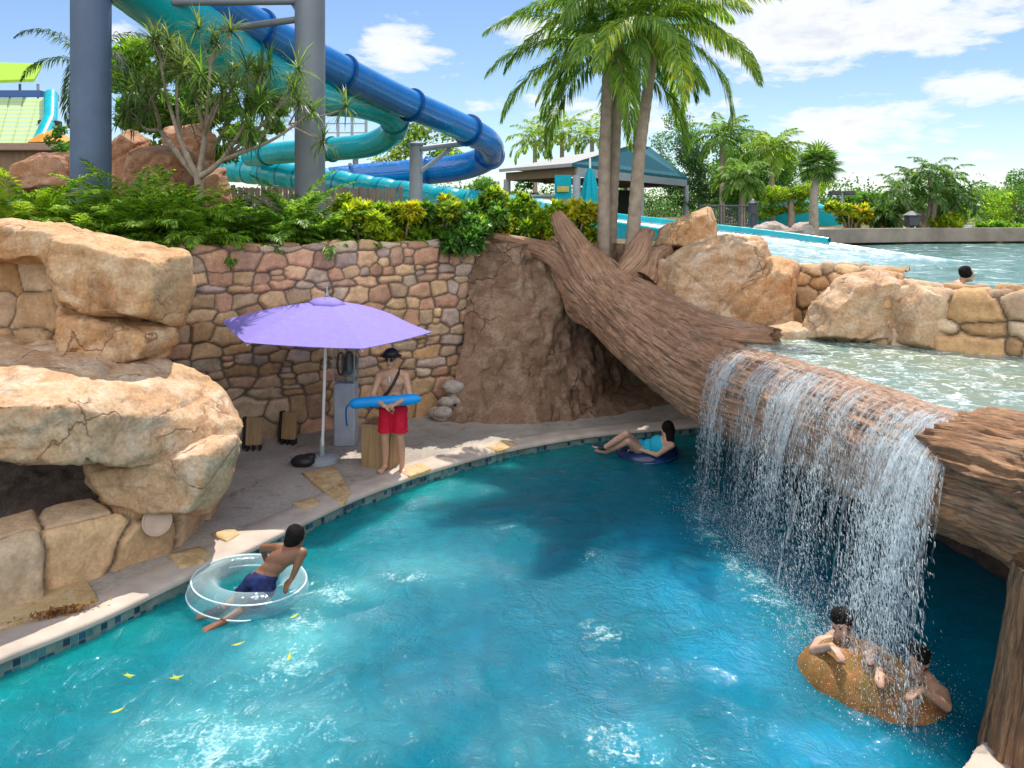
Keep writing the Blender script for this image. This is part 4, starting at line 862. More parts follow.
# ------------------------------------------------------------------ fences
def board_fence(label, A, B, z0, z1, mat, gap=.13, bw=.115, posts=5):
    A, B = Vector(A), Vector(B); d = B - A; L = d.length; d.normalize(); ang = math.atan2(d.y, d.x)
    e = empty('fence', (*A.xy, z0), label, 'fence'); mb = MB()
    for i in range(int(L / gap)):
        q = A + d * (gap * (i + .5)); mb.box((q.x, q.y, (z0 + z1) / 2 + random.uniform(-.02, .02)), (bw, .025, z1 - z0), ang)
    mb.build('board_panel', mat, e)
    for i in range(posts):
        q = A + d * (L * i / (posts - 1)); MB().box((q.x, q.y + .07, (z0 + z1) / 2), (.1, .1, z1 - z0 + .1), ang, bev=.01).build('post', mat, e)
    return e
M['fence_wood'] = m_wood('weathered_fence', (.22, .17, .14))
p0, p1 = P(232, 215, 18.2), P(400, 215, 19.0); board_fence('weathered board fence behind the planting under the ribbed slide', (p0.x, p0.y, 0), (p1.x, p1.y, 0), 2.85, 4.15, M['fence_wood'])
def rail_fence(label, A, B, z0, z1, mat, bars, r=.02, posts=6, vertical=False, name='railing'):
    A, B = Vector(A), Vector(B); d = B - A; e = empty(name, (*A.xy, z0), label, 'railing'); mb = MB()
    if vertical:
        for zz in (z0 + .12, z1): mb.tube([(A.x, A.y, zz), (B.x, B.y, zz)], r * 1.5, 6)
        for i in range(bars): q = A + d * (i + .5) / bars; mb.tube([(q.x, q.y, z0 + .1), (q.x, q.y, z1)], r, 5)
    else:
        for i in range(bars): zz = z0 + (z1 - z0) * (i + 1) / bars; mb.tube([(A.x, A.y, zz), (B.x, B.y, zz)], r, 6)
    mb.build('bars', mat, e)
    for i in range(posts): q = A + d * i / (posts - 1); MB().tube([(q.x, q.y, z0), (q.x, q.y, z1 + .04)], r * 2, 8).build('post', mat, e, True)
    return e
M['dark_metal'] = m_plain('dark_metal', (.05, .06, .07), .5)
p0, p1 = P(700, 222, 26.0), P(757, 222, 27.5); rail_fence('dark metal railing behind the white slide lane', p0, p1, 2.85, 3.75, M['dark_metal'], 22, .018, 4, True)
p0, p1 = P(296, 150, 31.0), P(366, 150, 31.0); mzz = P(330, 151, 31).z
wk = rail_fence('raised grey walkway railing seen behind the teal bend', p0, p1, mzz, mzz + 1.5, M['galv'], 4, .03, 6); q = (p0 + p1) / 2
MB().box((q.x, q.y, mzz - .1), ((p1 - p0).length, 1.2, .18)).build('walkway_deck', M['galv'], wk)
for k in (.15, .85):
    z = p0 + (p1 - p0) * k; MB().tube([(z.x, z.y, 2.8), (z.x, z.y, mzz - .1)], .12, 10).build('leg', M['galv'], wk, True)
# clutter behind the planting: dark box, grey drum
q = P(242, 205, 15.5); e = empty('utility_box', (q.x, q.y, 2.85), 'black utility box on a stand left of the fence', 'utility box')
MB().box((q.x, q.y, 3.62), (.34, .26, .38), bev=.03).build('housing', M['black'], e); MB().tube([(q.x, q.y, 2.85), (q.x, q.y, 3.45)], .05, 8).build('stand', M['galv'], e, True)
q = P(243, 208, 13.9); e = empty('stone_bollard', (q.x, q.y, 2.85), 'short round grey bollard among the ferns', 'bollard')
MB().lathe((q.x, q.y, 2.85), [(.19, 0), (.19, .5), (.16, .56), (.05, .58)], 18).build('post', M['rock_grey'], e, True)

# ------------------------------------------------------------------ pavilion
t = NT('teal_shingles'); br = t.n('ShaderNodeTexBrick'); br.inputs['Scale'].default_value = 3.2; br.inputs['Color1'].default_value = (.03, .17, .21, 1); br.inputs['Color2'].default_value = (.022, .12, .16, 1); br.inputs['Mortar'].default_value = (.015, .07, .09, 1); br.inputs['Mortar Size'].default_value = .03
t.l(t.mapping(t.pos(), (1, 1, 2)), br.inputs['Vector']); M['shingle'] = t.done(t.pbsdf(br.outputs['Color'], .7, None, .3))
M['shingle_sunlit'] = m_plain('sunlit_pale_shingles', (.34, .34, .33), .75, .3, .1, 6)  # sun reflecting off the left slope, painted as a pale grey tone
A, B = P(572, 163, 30.0), P(688, 178, 43.5); C2 = P(499, 164, 34.5); D = B + (C2 - A); ez = A.z
for q in (B, C2, D): q.z = ez
mid_ = (A + C2) / 2; r1 = P(634, 144, 37.5); r2 = P(650, 147, 41)
pv = empty('pavilion', (A.x, A.y, 2.9), 'open pavilion with teal shingled hip roof, sunlit slope painted pale, behind the palms', 'pavilion')
th = Vector((0, 0, -.14))
MB().add([A, B, r2, r1] + [q + th for q in (A, B, r2, r1)], [[0, 1, 2, 3], [7, 6, 5, 4], [0, 4, 5, 1], [1, 5, 6, 2], [2, 6, 7, 3], [3, 7, 4, 0]]).build('roof_slope', M['shingle'], pv)
o_ = Vector((-.004, -.004, .004))
MB().add([C2, A, r1] + [q + th for q in (C2, A, r1)], [[0, 1, 2], [5, 4, 3], [0, 3, 4, 1]]).build('roof_slope', M['shingle_sunlit'], pv)
MB().add([D, C2, r1, r2], [[0, 1, 2, 3]]).build('roof_slope', M['shingle_sunlit'], pv); MB().add([B, D, r2], [[0, 1, 2]]).build('roof_slope', M['shingle'], pv)
fz = ez - .36
def beam(a, b, name='fascia', mat=None, h=.36, w_=.14, z=None):
    d = b - a; m = (a + b) / 2; MB().box((m.x, m.y, (fz + .03 if z is None else z)), (d.length, w_, h), math.atan2(d.y, d.x)).build(name, mat or M['galv'], pv)
ins = lambda q: q + ((r1 + r2) / 2 - q) * .05
beam(ins(A), ins(B)); beam(ins(C2), ins(A), 'fascia', M['wood_dark']); beam(ins(D), ins(C2)); beam(ins(B), ins(D))
for q in (ins(A), ins(B), ins(C2), ins(D), (ins(A) + ins(B)) / 2, (ins(C2) + ins(D)) / 2): MB().tube([(q.x, q.y, 2.85), (q.x, q.y, fz - .1)], .16, 12).build('post', M['galv'], pv, True)
for k in (.25, .5, .75):
    a_ = ins(C2) + (ins(D) - ins(C2)) * k; b_ = ins(A) + (ins(B) - ins(A)) * k; beam(a_, b_, 'rafter', M['wood_dark'], .2, .1, fz - .1)
MB().box(((A + D) / 2 + Vector((.4, 3.2, -1.9 - 0))), (7.0, .3, 2.4), math.atan2((D - C2).y, (D - C2).x)).build('back_wall', m_plain('dark_green_wall', (.03, .045, .03), .9), pv)
# closed parasol, sign and counter
q = P(590, 207, 25.5); cu = empty('closed_parasol', (q.x, q.y, 2.9), 'closed turquoise parasol beside the pavilion post', 'parasol')
M['turq'] = m_plain('turquoise_canvas', (.006, .34, .42), .7, .2, .12, 12)
MB().tube([(q.x, q.y, 2.9), (q.x, q.y, 5.35)], .035, 8).build('pole', M['white'], cu, True)
mb = MB(); zz0, zz1 = P(590, 204, 25.5).z, P(590, 168, 25.5).z
n = 24; rows_ = [(.30, 0), (.31, .06), (.26, .3), (.19, .6), (.13, .85), (.05, 1.0)]; vs = []
for r_, k in rows_: vs += [Vector((q.x + r_ * (1 + .22 * math.cos(6 * a + k)) * math.cos(a), q.y + r_ * (1 + .22 * math.cos(6 * a + k)) * math.sin(a), zz0 + (zz1 - zz0) * k)) for a in np.linspace(0, 2 * math.pi, n, endpoint=False)]
mb.add(vs, [[i * n + k, i * n + (k + 1) % n, (i + 1) * n + (k + 1) % n, (i + 1) * n + k] for i in range(len(rows_) - 1) for k in range(n)] + [[(len(rows_) - 1) * n + k for k in range(n)]]); mb.build('canopy', M['turq'], cu, True)
q = P(564, 198, 27); e = empty('sign', (q.x, q.y, 2.9), 'small turquoise sign board left of the closed parasol', 'sign')
MB().box(P(563, 187, 27), (.6, .08, .85), bev=.02).build('board', M['turq'], e); MB().box(P(563, 189, 26.9), (.42, .05, .2)).build('stripe', m_plain('yellow_print', (.5, .42, .1), .6), e)
for dx in (-.22, .22): MB().tube([(q.x + dx, q.y, 2.85), (q.x + dx, q.y, 4.2)], .035, 8).build('post', M['galv'], e, True)
q = P(508, 200, 28.5); e = empty('counter', (q.x, q.y, 2.9), 'tan service counter under the left end of the pavilion roof', 'counter')
MB().box((q.x + .7, q.y, 3.5), (3.4, .8, 1.2), bev=.03).build('body', m_plain('tan_render', (.50, .33, .17), .8), e); MB().box((q.x + .7, q.y, 4.13), (3.6, 1.0, .08), bev=.02).build('counter_top', M['galv'], e)

# far right: teal shade canopy, lamps
q = P(800, 218, 34); e = empty('shade_canopy', (q.x, q.y, 2.9), 'low teal shade canopy beyond the cabbage palm', 'canopy')
a_, b_ = P(764, 215, 33), P(834, 214, 36); MB().add([a_, b_, b_ + Vector((.6, 4, .5)), a_ + Vector((.6, 4, .5))] + [k + Vector((0, 0, .2)) for k in (a_, b_, b_ + Vector((.6, 4, .5)), a_ + Vector((.6, 4, .5)))], [[3, 2, 1, 0], [4, 5, 6, 7], [0, 1, 5, 4], [1, 2, 6, 5], [2, 3, 7, 6], [3, 0, 4, 7]]).build('roof', M['turq'], e)
for k in (.05, .35, .65, .95):
    z = a_ + (b_ - a_) * k; MB().tube([(z.x, z.y + .2, 2.85), (z.x, z.y + .2, z.z)], .06, 8).build('post', M['dark_metal'], e, True)
a_, b_ = P(762, 229, 32), P(836, 228, 34); m_ = (a_ + b_) / 2; MB().box((m_.x, m_.y, 3.3), ((b_ - a_).length, .1, .75)).build('screen', M['turq'], e)
def lantern(label, px, ytop, Y, w_=.2):
    q = P(px, ytop, Y); e = empty('lantern_post', (q.x, q.y, 2.85), label, 'lamp')
    MB().tube([(q.x, q.y, 2.85), (q.x, q.y, q.z - .5)], .07, 10).build('post', M['dark_metal'], e, True); MB().box((q.x, q.y, q.z - .32), (w_, w_, .36), bev=.02).build('lantern', M['dark_metal'], e)
    MB().lathe((q.x, q.y, q.z - .14), [(w_ * .9, 0), (w_ * .3, .12), (.02, .15)], 8).build('lantern_cap', M['dark_metal'], e)
lantern('dark lantern post in front of the bushy palm clump', 912, 211, 25.5, .36); lantern('dark lamp post behind the far lagoon boulders', 753, 199, 25.0, .22)
q = P(842, 193, 48); e = empty('floodlight_pole', (q.x, q.y, 2.85), 'tall slim pole with twin floodlights on the horizon', 'light pole')
MB().tube([(q.x, q.y, 2.8), (q.x, q.y, q.z)], .09, 8).build('pole', M['galv'], e, True)
for dx in (-.45, .45): MB().box((q.x + dx, q.y, q.z), (.7, .4, .28), bev=.04).build('floodlight', M['dark_metal'], e)
q = P(978, 238, 30); e = empty('sun_shelter', (q.x, q.y, 2.85), 'small pale blue shelter roof among the trees at right', 'shelter')
MB().box(P(985, 232, 31), (2.4, 1.6, .5), taper=.8, bev=.05).build('roof', m_plain('pale_blue_sheet', (.35, .55, .68), .5), e)
for dx in (-.8, .8): MB().tube([(q.x + .6 + dx, q.y + 1, 2.8), (q.x + .6 + dx, q.y + 1, P(985, 232, 31).z)], .05, 8).build('post', M['galv'], e, True)

# ------------------------------------------------------------------ umbrella
ub = G(322, 461, 0); um = empty('umbrella', (ub.x, ub.y, 0), 'open purple umbrella on a slim white pole over the deck', 'umbrella')
M['purple'] = None
t = NT('purple_canvas'); p = t.pos(); n = t.noise(p, 14, 4); cc = t.mix(1.0, (.33, .27, .72), t.ramp(n, [(.3, .93), (.7, 1.06)]), 'MULTIPLY'); g = t.pbsdf(cc, .75, t.bump(t.noise(p, 3, 3), .15, .04), .2); tr = t.n('ShaderNodeBsdfTranslucent'); t.l(cc, tr.inputs[0]); mx = t.n('ShaderNodeMixShader'); mx.inputs[0].default_value = .3; t.l(g.outputs[0], mx.inputs[1]); t.l(tr.outputs[0], mx.inputs[2]); M['purple'] = t.done(mx)
top = P(327, 298, 10.75); tiltv = Vector((.035, -.05))
MB().tube([(ub.x, ub.y, .02), (top.x, top.y, top.z)], .022, 12).build('pole', M['white'], um, True)
Rr, drop = 1.47, .41
def canopy(r0, r1, z0, z1, sag, seams=True, nn=8, th_=.012):
    vs = []; fs = []; K6 = 6; sub = 6; rings = nn + 1
    for i in range(rings):
        k = i / nn; r = r0 + (r1 - r0) * k
        for s_ in range(K6 * sub):
            c0 = s_ // sub; f = (s_ % sub) / sub; a0, a1 = math.pi / 3 * c0 + .02, math.pi / 3 * (c0 + 1) + .02
            x = (math.cos(a0) * (1 - f) + math.cos(a1) * f) * r; y = (math.sin(a0) * (1 - f) + math.sin(a1) * f) * r
            z = z0 + (z1 - z0) * k - sag * 4 * f * (1 - f) * k * (1 - .3 * k) + .04 * math.sin(math.pi * k)
            vs.append((top.x + x, top.y + y, z + x * tiltv.x * -1.6 + y * -tiltv.y * .6))
    n_ = K6 * sub; fs = [[i * n_ + k, i * n_ + (k + 1) % n_, (i + 1) * n_ + (k + 1) % n_, (i + 1) * n_ + k] for i in range(nn) for k in range(n_)]
    return vs, fs
vs, fs = canopy(.10, Rr, top.z - .06, top.z - drop, .02)
cn = MB().add(vs, fs).build('canopy', M['purple'], um, False); sm_ = cn.modifiers.new('t', 'SOLIDIFY'); sm_.thickness = .008
vs, fs = canopy(.02, .28, top.z - .01, top.z - .085, .015, nn=4)
vc_ = MB().add(vs, fs).build('vent_cap', M['purple'], um, True); sm_ = vc_.modifiers.new('t', 'SOLIDIFY'); sm_.thickness = .006
MB().lathe((top.x, top.y, top.z + .01), [(.02, 0), (.03, .03), (.012, .07), (.012, .14), (.002, .15)], 10).build('finial', M['galv'], um, True)
for k in range(6):
    a = math.pi / 3 * k + .02; x, y = math.cos(a) * Rr * .98, math.sin(a) * Rr * .98; zc = lambda f: top.z - .06 - (drop - .06) * f - .035 + x * f * tiltv.x * -1.6 + y * f * -tiltv.y * .6
    MB().tube([(top.x + x * .05, top.y + y * .05, zc(.05)), (top.x + x, top.y + y, zc(1))], .009, 6).build('rib', M['white'], um)
    MB().tube([(top.x + x * .02, top.y + y * .02, top.z - .55), (top.x + x * .5, top.y + y * .5, zc(.5))], .007, 6).build('strut', M['white'], um)
MB().lathe((ub.x, ub.y, 0), [(.24, .0), (.24, .05), (.20, .08), (.04, .09), (.035, .32), (.026, .34)], 24).build('base', M['galv'], um, True)

# ------------------------------------------------------------------ things on the deck
q = G(346, 444, 0); st = empty('equipment_pillar', (q.x, q.y, 0), 'grey blue pillar holding a clear rescue equipment case', 'pillar')
MB().box((q.x, q.y, .48), (.32, .30, .96), bev=.02).build('body', m_plain('pillar_paint', (.36, .42, .50), .6), st)
t = NT('clear_case'); tp = t.n('ShaderNodeBsdfTransparent'); tp.inputs[0].default_value = (.86, .9, .92, 1); gl = t.n('ShaderNodeBsdfGlossy'); gl.inputs['Roughness'].default_value = .08; mx = t.n('ShaderNodeMixShader'); mx.inputs[0].default_value = .12; t.l(tp.outputs[0], mx.inputs[1]); t.l(gl.outputs[0], mx.inputs[2]); M['clear'] = t.done(mx)
MB().box((q.x, q.y, 1.25), (.32, .28, .54), bev=.015).build('case', M['clear'], st); MB().box((q.x, q.y, 1.535), (.35, .31, .03), bev=.01).build('case_lid', M['white'], st)
for dx in (-.15, .15):
    for dy in (-.13, .13): MB().box((q.x + dx * 1.04, q.y + dy * 1.04, 1.24), (.018, .018, .56)).build('case_post', M['galv'], st)
for dx, ph in ((-.07, 0), (.05, 1.1)):
    pts = [(q.x + dx + .055 * math.cos(a), q.y - .03 + ph * .05, 1.24 + .17 * math.sin(a)) for a in np.linspace(0, 2 * math.pi, 25)]; MB().tube(pts, .018, 8).build('hose_coil', M['black'], st, True)
MB().box((q.x, q.y + .06, 1.2), (.16, .08, .36), bev=.02).build('oxygen_bag', m_plain('grey_bag', (.18, .2, .22), .8), st)

def local(e, mb, name, mat, smooth=False):
    me = bpy.data.meshes.new(name); me.from_pydata(mb.v, [], mb.f); o = link_mesh(name, me, mat, e, smooth, abs_=False)
    if smooth: auto_smooth(o)
    return o
for lab, px, py, rz in (('wooden panel on black feet by the wall, nearer the big rock slab', 254, 450, .12), ('wooden panel on black feet by the wall, nearer the umbrella pole', 289, 444, -.28)):
    q = G(px, py, 0); e = empty('board_stand', (q.x, q.y, 0), lab, 'board stand', 'wooden panels by the wall', rz)
    local(e, MB().box((0, 0, .28), (.24, .05, .40), Matrix.Rotation(R(-7), 3, 'X'), bev=.01), 'panel', M['wood']); local(e, MB().box((-.145, .02, .26), (.035, .12, .46), Matrix.Rotation(R(-7), 3, 'X'), bev=.006), 'side_frame', M['black'])
    for dx in (-.09, 0, .09): local(e, MB().box((dx, .0, .045), (.03, .14, .09), bev=.006), 'foot', M['black'])
q = G(303, 466, 0); mb = MB(); mb.ell((q.x, q.y, .07), (.17, .12, .085), n=20, m=12); mb.ell((q.x + .08, q.y + .03, .11), (.09, .08, .06), n=14, m=9)
bagv = np.array(mb.v); bagv += .02 * fbm(bagv * 14, 3, 8)[:, None]; bagv[:, 2] = np.maximum(bagv[:, 2], .002); mb.v = [tuple(k) for k in bagv]; o = mb.build('bag', M['black'], None, True); tag(o, 'crumpled black bag lying on the deck beside the umbrella base', 'bag')
# lifeguard box
q = G(381, 466, 0) + Vector((.0, .12, 0)); bxr = -.28; bx_ = empty('wooden_box', (q.x, q.y, 0), 'open topped tan wooden box seat behind the lifeguard', 'box', None, bxr)
for nm, c_, s_ in (('front_panel', (0, -.19, .285), (.46, .025, .57)), ('back_panel', (0, .19, .285), (.46, .025, .57)), ('side_panel', (-.2175, 0, .285), (.025, .355, .57)), ('side_panel', (.2175, 0, .285), (.025, .355, .57)), ('seat', (.0, .0, .50), (.41, .355, .03))):
    local(bx_, MB().box(c_, s_, bev=.004), nm, M['wood'])
for s_ in (-1, 1): local(bx_, MB().box((s_ * .2175, 0, .582), (.05, .43, .022), bev=.004), 'rim', M['wood']); local(bx_, MB().box((0, s_ * .19, .583), (.384, .05, .022), bev=.004), 'rim', M['wood'])
# access cover on the rock
cq = P(157, 521, 7.72); e = MB(); e.lathe(cq, [(.13, -.04), (.145, -.02), (.145, .0), (.125, .005), (.12, -.002), (.0, -.002)], 30, (.25, -1, .35)); o = e.build('access_cover', m_plain('cover_plate', (.42, .31, .24), .8), None, True); tag(o, 'round flat access cover set in the low tan rock', 'cover')
# dry leaves on the coping
q = G(62, 612, .05); N = 160; ctr = np.c_[q.x + RNG.normal(0, .13, N), q.y + RNG.normal(0, .03, N), np.full(N, .05) + RNG.random(N) * .05]; ctr[:, 1] += (ctr[:, 0] - q.x) * .6
# ------------------------------------------------------------------ people
def m_skin(name, col):
    t = NT(name); n = t.noise(t.pos(), 20, 4); c = t.mix(1.0, col, t.ramp(n, [(.3, .92), (.7, 1.07)]), 'MULTIPLY')
    return t.done(t.pbsdf(c, .48, None, .4, Subsurface_Weight=.12, Subsurface_Scale=.01))
M['skin_tan'] = m_skin('tan_skin', (.46, .26, .17)); M['skin_brown'] = m_skin('brown_skin', (.22, .10, .055)); M['skin_fair'] = m_skin('fair_skin', (.52, .31, .22))
M['hair'] = m_plain('dark_hair', (.008, .006, .005), .75, .15, .4, 60, .6)
V3 = Vector
def hand(mb, w, d, n, s_, k=1.0, curl=25):
    """palm from the wrist w along d, palm faces n, thumb on side s_, four unequal fingers and a thumb"""
    d, n = V3(d).normalized(), V3(n).normalized(); n = (n - d * n.dot(d)).normalized(); b = d.cross(n) * s_
    pm = w + d * .045 * k
    for o_ in (-.026, -.009, .009, .026): mb.cap(w + b * o_ * .6 * k + d * .01, w + d * .085 * k + b * o_ * k, .014 * k, .0125 * k, 8)
    for i, (o_, L) in enumerate(((.030, .070), (.010, .080), (-.010, .074), (-.030, .058))):
        p = w + d * .088 * k + b * o_ * k; dd = d
        for j, (f, r) in enumerate(((.45, .0092), (.30, .0086), (.25, .0078))):
            dd = Matrix.Rotation(R(curl), 3, d.cross(n)) @ dd; q = p + dd * L * f * k; mb.cap(p, q, r * k, (r - .0006) * k, 8); p = q
    p = w + d * .03 * k + b * .03 * k; t1 = (d * .75 + b * .75 + n * .25).normalized(); q = p + t1 * .038 * k; mb.cap(p, q, .0125 * k, .0105 * k, 8); t2 = (d + b * .2 + n * .45).normalized(); mb.cap(q, q + t2 * .032 * k, .0105 * k, .0088 * k, 8)
def head_(mb, c, f, u, k=1.0):
    f, u = V3(f).normalized(), V3(u).normalized(); u = (u - f * u.dot(f)).normalized(); r = f.cross(u); Mx = Matrix((r, f, u)).transposed()
    mb.ell(c + u * .02 * k, (.074 * k, .092 * k, .105 * k), Mx, 20, 14); mb.ell(c - u * .045 * k + f * .022 * k, (.056 * k, .066 * k, .075 * k), Mx, 18, 12)      # skull, jaw
    mb.cap(c + f * .092 * k + u * .012 * k, c + f * .108 * k - u * .022 * k, .010 * k, .016 * k, 8)                                                     # nose
    mb.ell(c + f * .078 * k - u * .052 * k, (.026 * k, .016 * k, .012 * k), Mx, 10, 8); mb.ell(c + f * .072 * k - u * .095 * k, (.026 * k, .022 * k, .02 * k), Mx, 10, 8)   # lips, chin
    for s_ in (-1, 1): mb.ell(c + r * s_ * .076 * k - f * .006 * k - u * .004 * k, (.012 * k, .020 * k, .031 * k), Mx, 10, 8)
    return Mx
def face(c, Mx, k, parent):
    for s_ in (-1, 1):
        MB().ell(c + Mx @ V3((s_ * .031, .083, .012)) * k, (.012 * k, .008 * k, .007 * k), Mx, 10, 6).build('eye', M['eye'], parent, True)
        MB().cap(c + Mx @ V3((s_ * .018, .090, .030)) * k, c + Mx @ V3((s_ * .046, .079, .032)) * k, .0045 * k, .003 * k, 6).build('eyebrow', M['hair'], parent, True)
    MB().cap(c + Mx @ V3((-.020, .092, -.052)) * k, c + Mx @ V3((.020, .092, -.052)) * k, .004 * k, .004 * k, 6).build('mouth', M['lip'], parent, True)
M['eye'] = m_plain('eye', (.02, .015, .01), .2); M['lip'] = m_plain('lips', (.34, .12, .10), .5)
def limb(mb, pts, rad, n=14):
    for i in range(len(pts) - 1): mb.cap(pts[i], pts[i + 1], rad[i], rad[i + 1], n)
def foot(mb, ankle, d, k=1.0):
    d = V3(d).normalized(); mb.cap(ankle + V3((0, 0, -.02 * k)), ankle - V3((0, 0, .045 * k)) - d * .02 * k, .038 * k, .034 * k, 10); h = ankle - V3((0, 0, .052 * k))
    s_ = d.cross(V3((0, 0, 1))).normalized()
    for o_ in (-.025, 0, .025): mb.cap(ankle - V3((0, 0, .03 * k)), h + d * .12 * k + s_ * o_ * k, .03 * k, .022 * k, 10)
    for i, o_ in enumerate((-.036, -.018, 0, .018, .034)): mb.cap(h + d * .12 * k + s_ * o_ * k, h + d * (.158 - abs(i - 1.5) * .006) * k + s_ * o_ * 1.1 * k - V3((0, 0, .008 * k)), .012 * k, .010 * k, 6)
def skin(name, mb, mat, label, cat='person', voxel=.0085, group=None, sm=3):
    # one closed shape at a time, merged into a single skin
    me = remeshed(name, mb.shapes, voxel, sm); o = link_mesh(name, me, mat); tag(o, label, cat, group); return o
class PB(MB):
    def __init__(s): super().__init__(); s.shapes = []
    def add(s, vs, fs): s.shapes.append(([V3(q) for q in vs], fs)); return s
def garment(name, mb, mat, parent, voxel=.010, sm=4, amp=.006, seed=1, cut=None):
    me = remeshed(name, mb.shapes, voxel, sm); co = get_co(me); no = get_no(me); set_co(me, co + no * (amp * fbm(co * 14, 3, seed))[:, None])
    if cut:
        bm = bmesh.new(); bm.from_mesh(me)
        for pco, pno in cut: bmesh.ops.bisect_plane(bm, geom=bm.verts[:] + bm.edges[:] + bm.faces[:], plane_co=pco, plane_no=pno, clear_outer=True)
        bm.to_mesh(me); bm.free()
    return link_mesh(name, me, mat, parent)

# lifeguard
L0 = G(393, 471, 0); LG = lambda x, y, z: V3((L0.x + .95 * x, L0.y + .95 * y, .94 * z))
mb = PB()
hipL, hipR = LG(-.095, .02, .90), LG(.095, .02, .90); knL, knR = LG(-.115, -.02, .49), LG(.115, -.045, .49); anL, anR = LG(-.12, .03, .085), LG(.13, .0, .085)
for h, kn, an, dx in ((hipL, knL, anL, -.35), (hipR, knR, anR, .3)):
    limb(mb, [h, h * .5 + kn * .5, kn], [.092, .078, .056]); limb(mb, [kn, kn * .62 + an * .38 + V3((0, .018, 0)), an], [.054, .056, .036]); foot(mb, an, (dx, -1, 0))
mb.ell(LG(0, .03, .95), (.165, .115, .14), n=20, m=14); mb.ell(LG(-.005, .025, 1.09), (.140, .100, .17), n=20, m=14); mb.ell(LG(-.01, .03, 1.28), (.168, .112, .19), n=20, m=14)
for s_ in (-1, 1): mb.ell(LG(-.01 + s_ * .075, -.045, 1.31), (.08, .05, .065), n=14, m=10)
shL, shR = LG(-.195, .03, 1.405), LG(.175, .03, 1.40)
limb(mb, [LG(-.02, .03, 1.44), shL], [.07, .062]); limb(mb, [LG(0, .03, 1.44), shR], [.07, .062]); mb.cap(LG(-.015, .035, 1.42), LG(-.03, .01, 1.56), .062, .052)
elL, elR = LG(-.275, -.10, 1.13), LG(.26, -.09, 1.13); wrL, wrR = LG(-.075, -.305, 1.03), LG(.09, -.325, 1.065)
for sh, el, wr, s_, tip in ((shL, elL, wrL, -1, V3((.95, .05, -.12))), (shR, elR, wrR, 1, V3((-.95, .08, -.25)))):
    limb(mb, [sh, sh * .5 + el * .5, el], [.058, .052, .041]); limb(mb, [el, el * .65 + wr * .35, wr], [.041, .040, .028]); hand(mb, wr, tip, V3((0, .5, -.85)), s_, 1.05, 32)
hc = LG(-.03, -.01, 1.645); fwd, upv = V3((-.12, -1, -.12)), V3((0, 0, 1)); Mx = head_(mb, hc, fwd, upv)
lg_ = skin('person', mb, M['skin_tan'], 'lifeguard in red shorts and black hat holding a blue rescue tube by the wall'); face(hc, Mx, 1.0, lg_)
mb = PB(); mb.ell(LG(0, .03, .955), (.178, .128, .125), n=20, m=12)
for h, kn in ((hipL, knL), (hipR, knR)): limb(mb, [h, h * .40 + kn * .60, h * .22 + kn * .78], [.108, .106, .108])
garment('swim_shorts', mb, m_plain('red_shorts', (.48, .008, .03), .75, .2, .12, 14), lg_, amp=.012, cut=[(LG(0, 0, .585), (0, 0, -1)), (LG(0, 0, 1.03), (0, 0, 1))])
mb = PB(); mb.ell(hc + V3((.0, .005, .085)), (.098, .112, .062), n=20, m=12); mb.lathe(hc + V3((0, 0, .062)), [(.09, -.005), (.145, -.022), (.16, -.03), (.155, -.02), (.09, .02)], 24)
garment('hat', mb, M['black'], lg_, .009, 3, .01, 4)
mb = MB()
for s_ in (-1, 1): mb.ell(hc + Mx @ V3((s_ * .032, .089, .010)), (.029, .013, .021), Mx, 14, 9)
mb.cap(hc + Mx @ V3((-.07, .03, .02)), hc + Mx @ V3((-.055, .085, .014)), .005, .005, 6); mb.cap(hc + Mx @ V3((.07, .03, .02)), hc + Mx @ V3((.055, .085, .014)), .005, .005, 6); mb.build('sunglasses', M['black'], lg_, True)
MB().tube([LG(.085, .085, 1.475), LG(.09, .02, 1.478), LG(.08, -.055, 1.43), LG(.03, -.115, 1.32), LG(-.06, -.108, 1.18), LG(-.14, -.07, 1.10), LG(-.155, .03, 1.06)], .020, 8).build('shoulder_strap', M['black'], lg_, True)
MB().cap(LG(-.035, -.108, 1.40), LG(-.03, -.112, 1.34), .012, .012, 8).build('whistle', m_plain('pale_blue_whistle', (.4, .6, .7), .4), lg_, True)
# rescue tube, strap
M['rescue'] = m_plain('blue_foam', (.0, .26, .68), .5, .4, .06)
ra, rb = LG(-.60, -.14, 1.02), LG(.42, -.15, 1.10); rt = empty('rescue_tube', LG(-.1, -.16, 1.06), 'bright blue foam rescue tube held across the lifeguard at his waist', 'rescue tube')
MB().tube(catmull([ra, LG(-.3, -.165, 1.055), LG(0, -.18, 1.075), rb], 24), [.03] + [.062, .072] + [.075] * 18 + [.072, .062, .03], 16).build('float', M['rescue'], rt, True)
MB().tube(catmull([ra + V3((-.005, 0, 0)), LG(-.645, -.15, .96), LG(-.65, -.14, .82), LG(-.64, -.13, .70)], 16), .012, 8).build('strap', M['slide_blue_dark'], rt, True)
for k in (.3, .62): q = ra.lerp(rb, k); MB().lathe(q, [(.070, -.018), (.081, -.018), (.081, .018), (.070, .018)], 18, rb - ra).build('band', M['black'], rt, True)

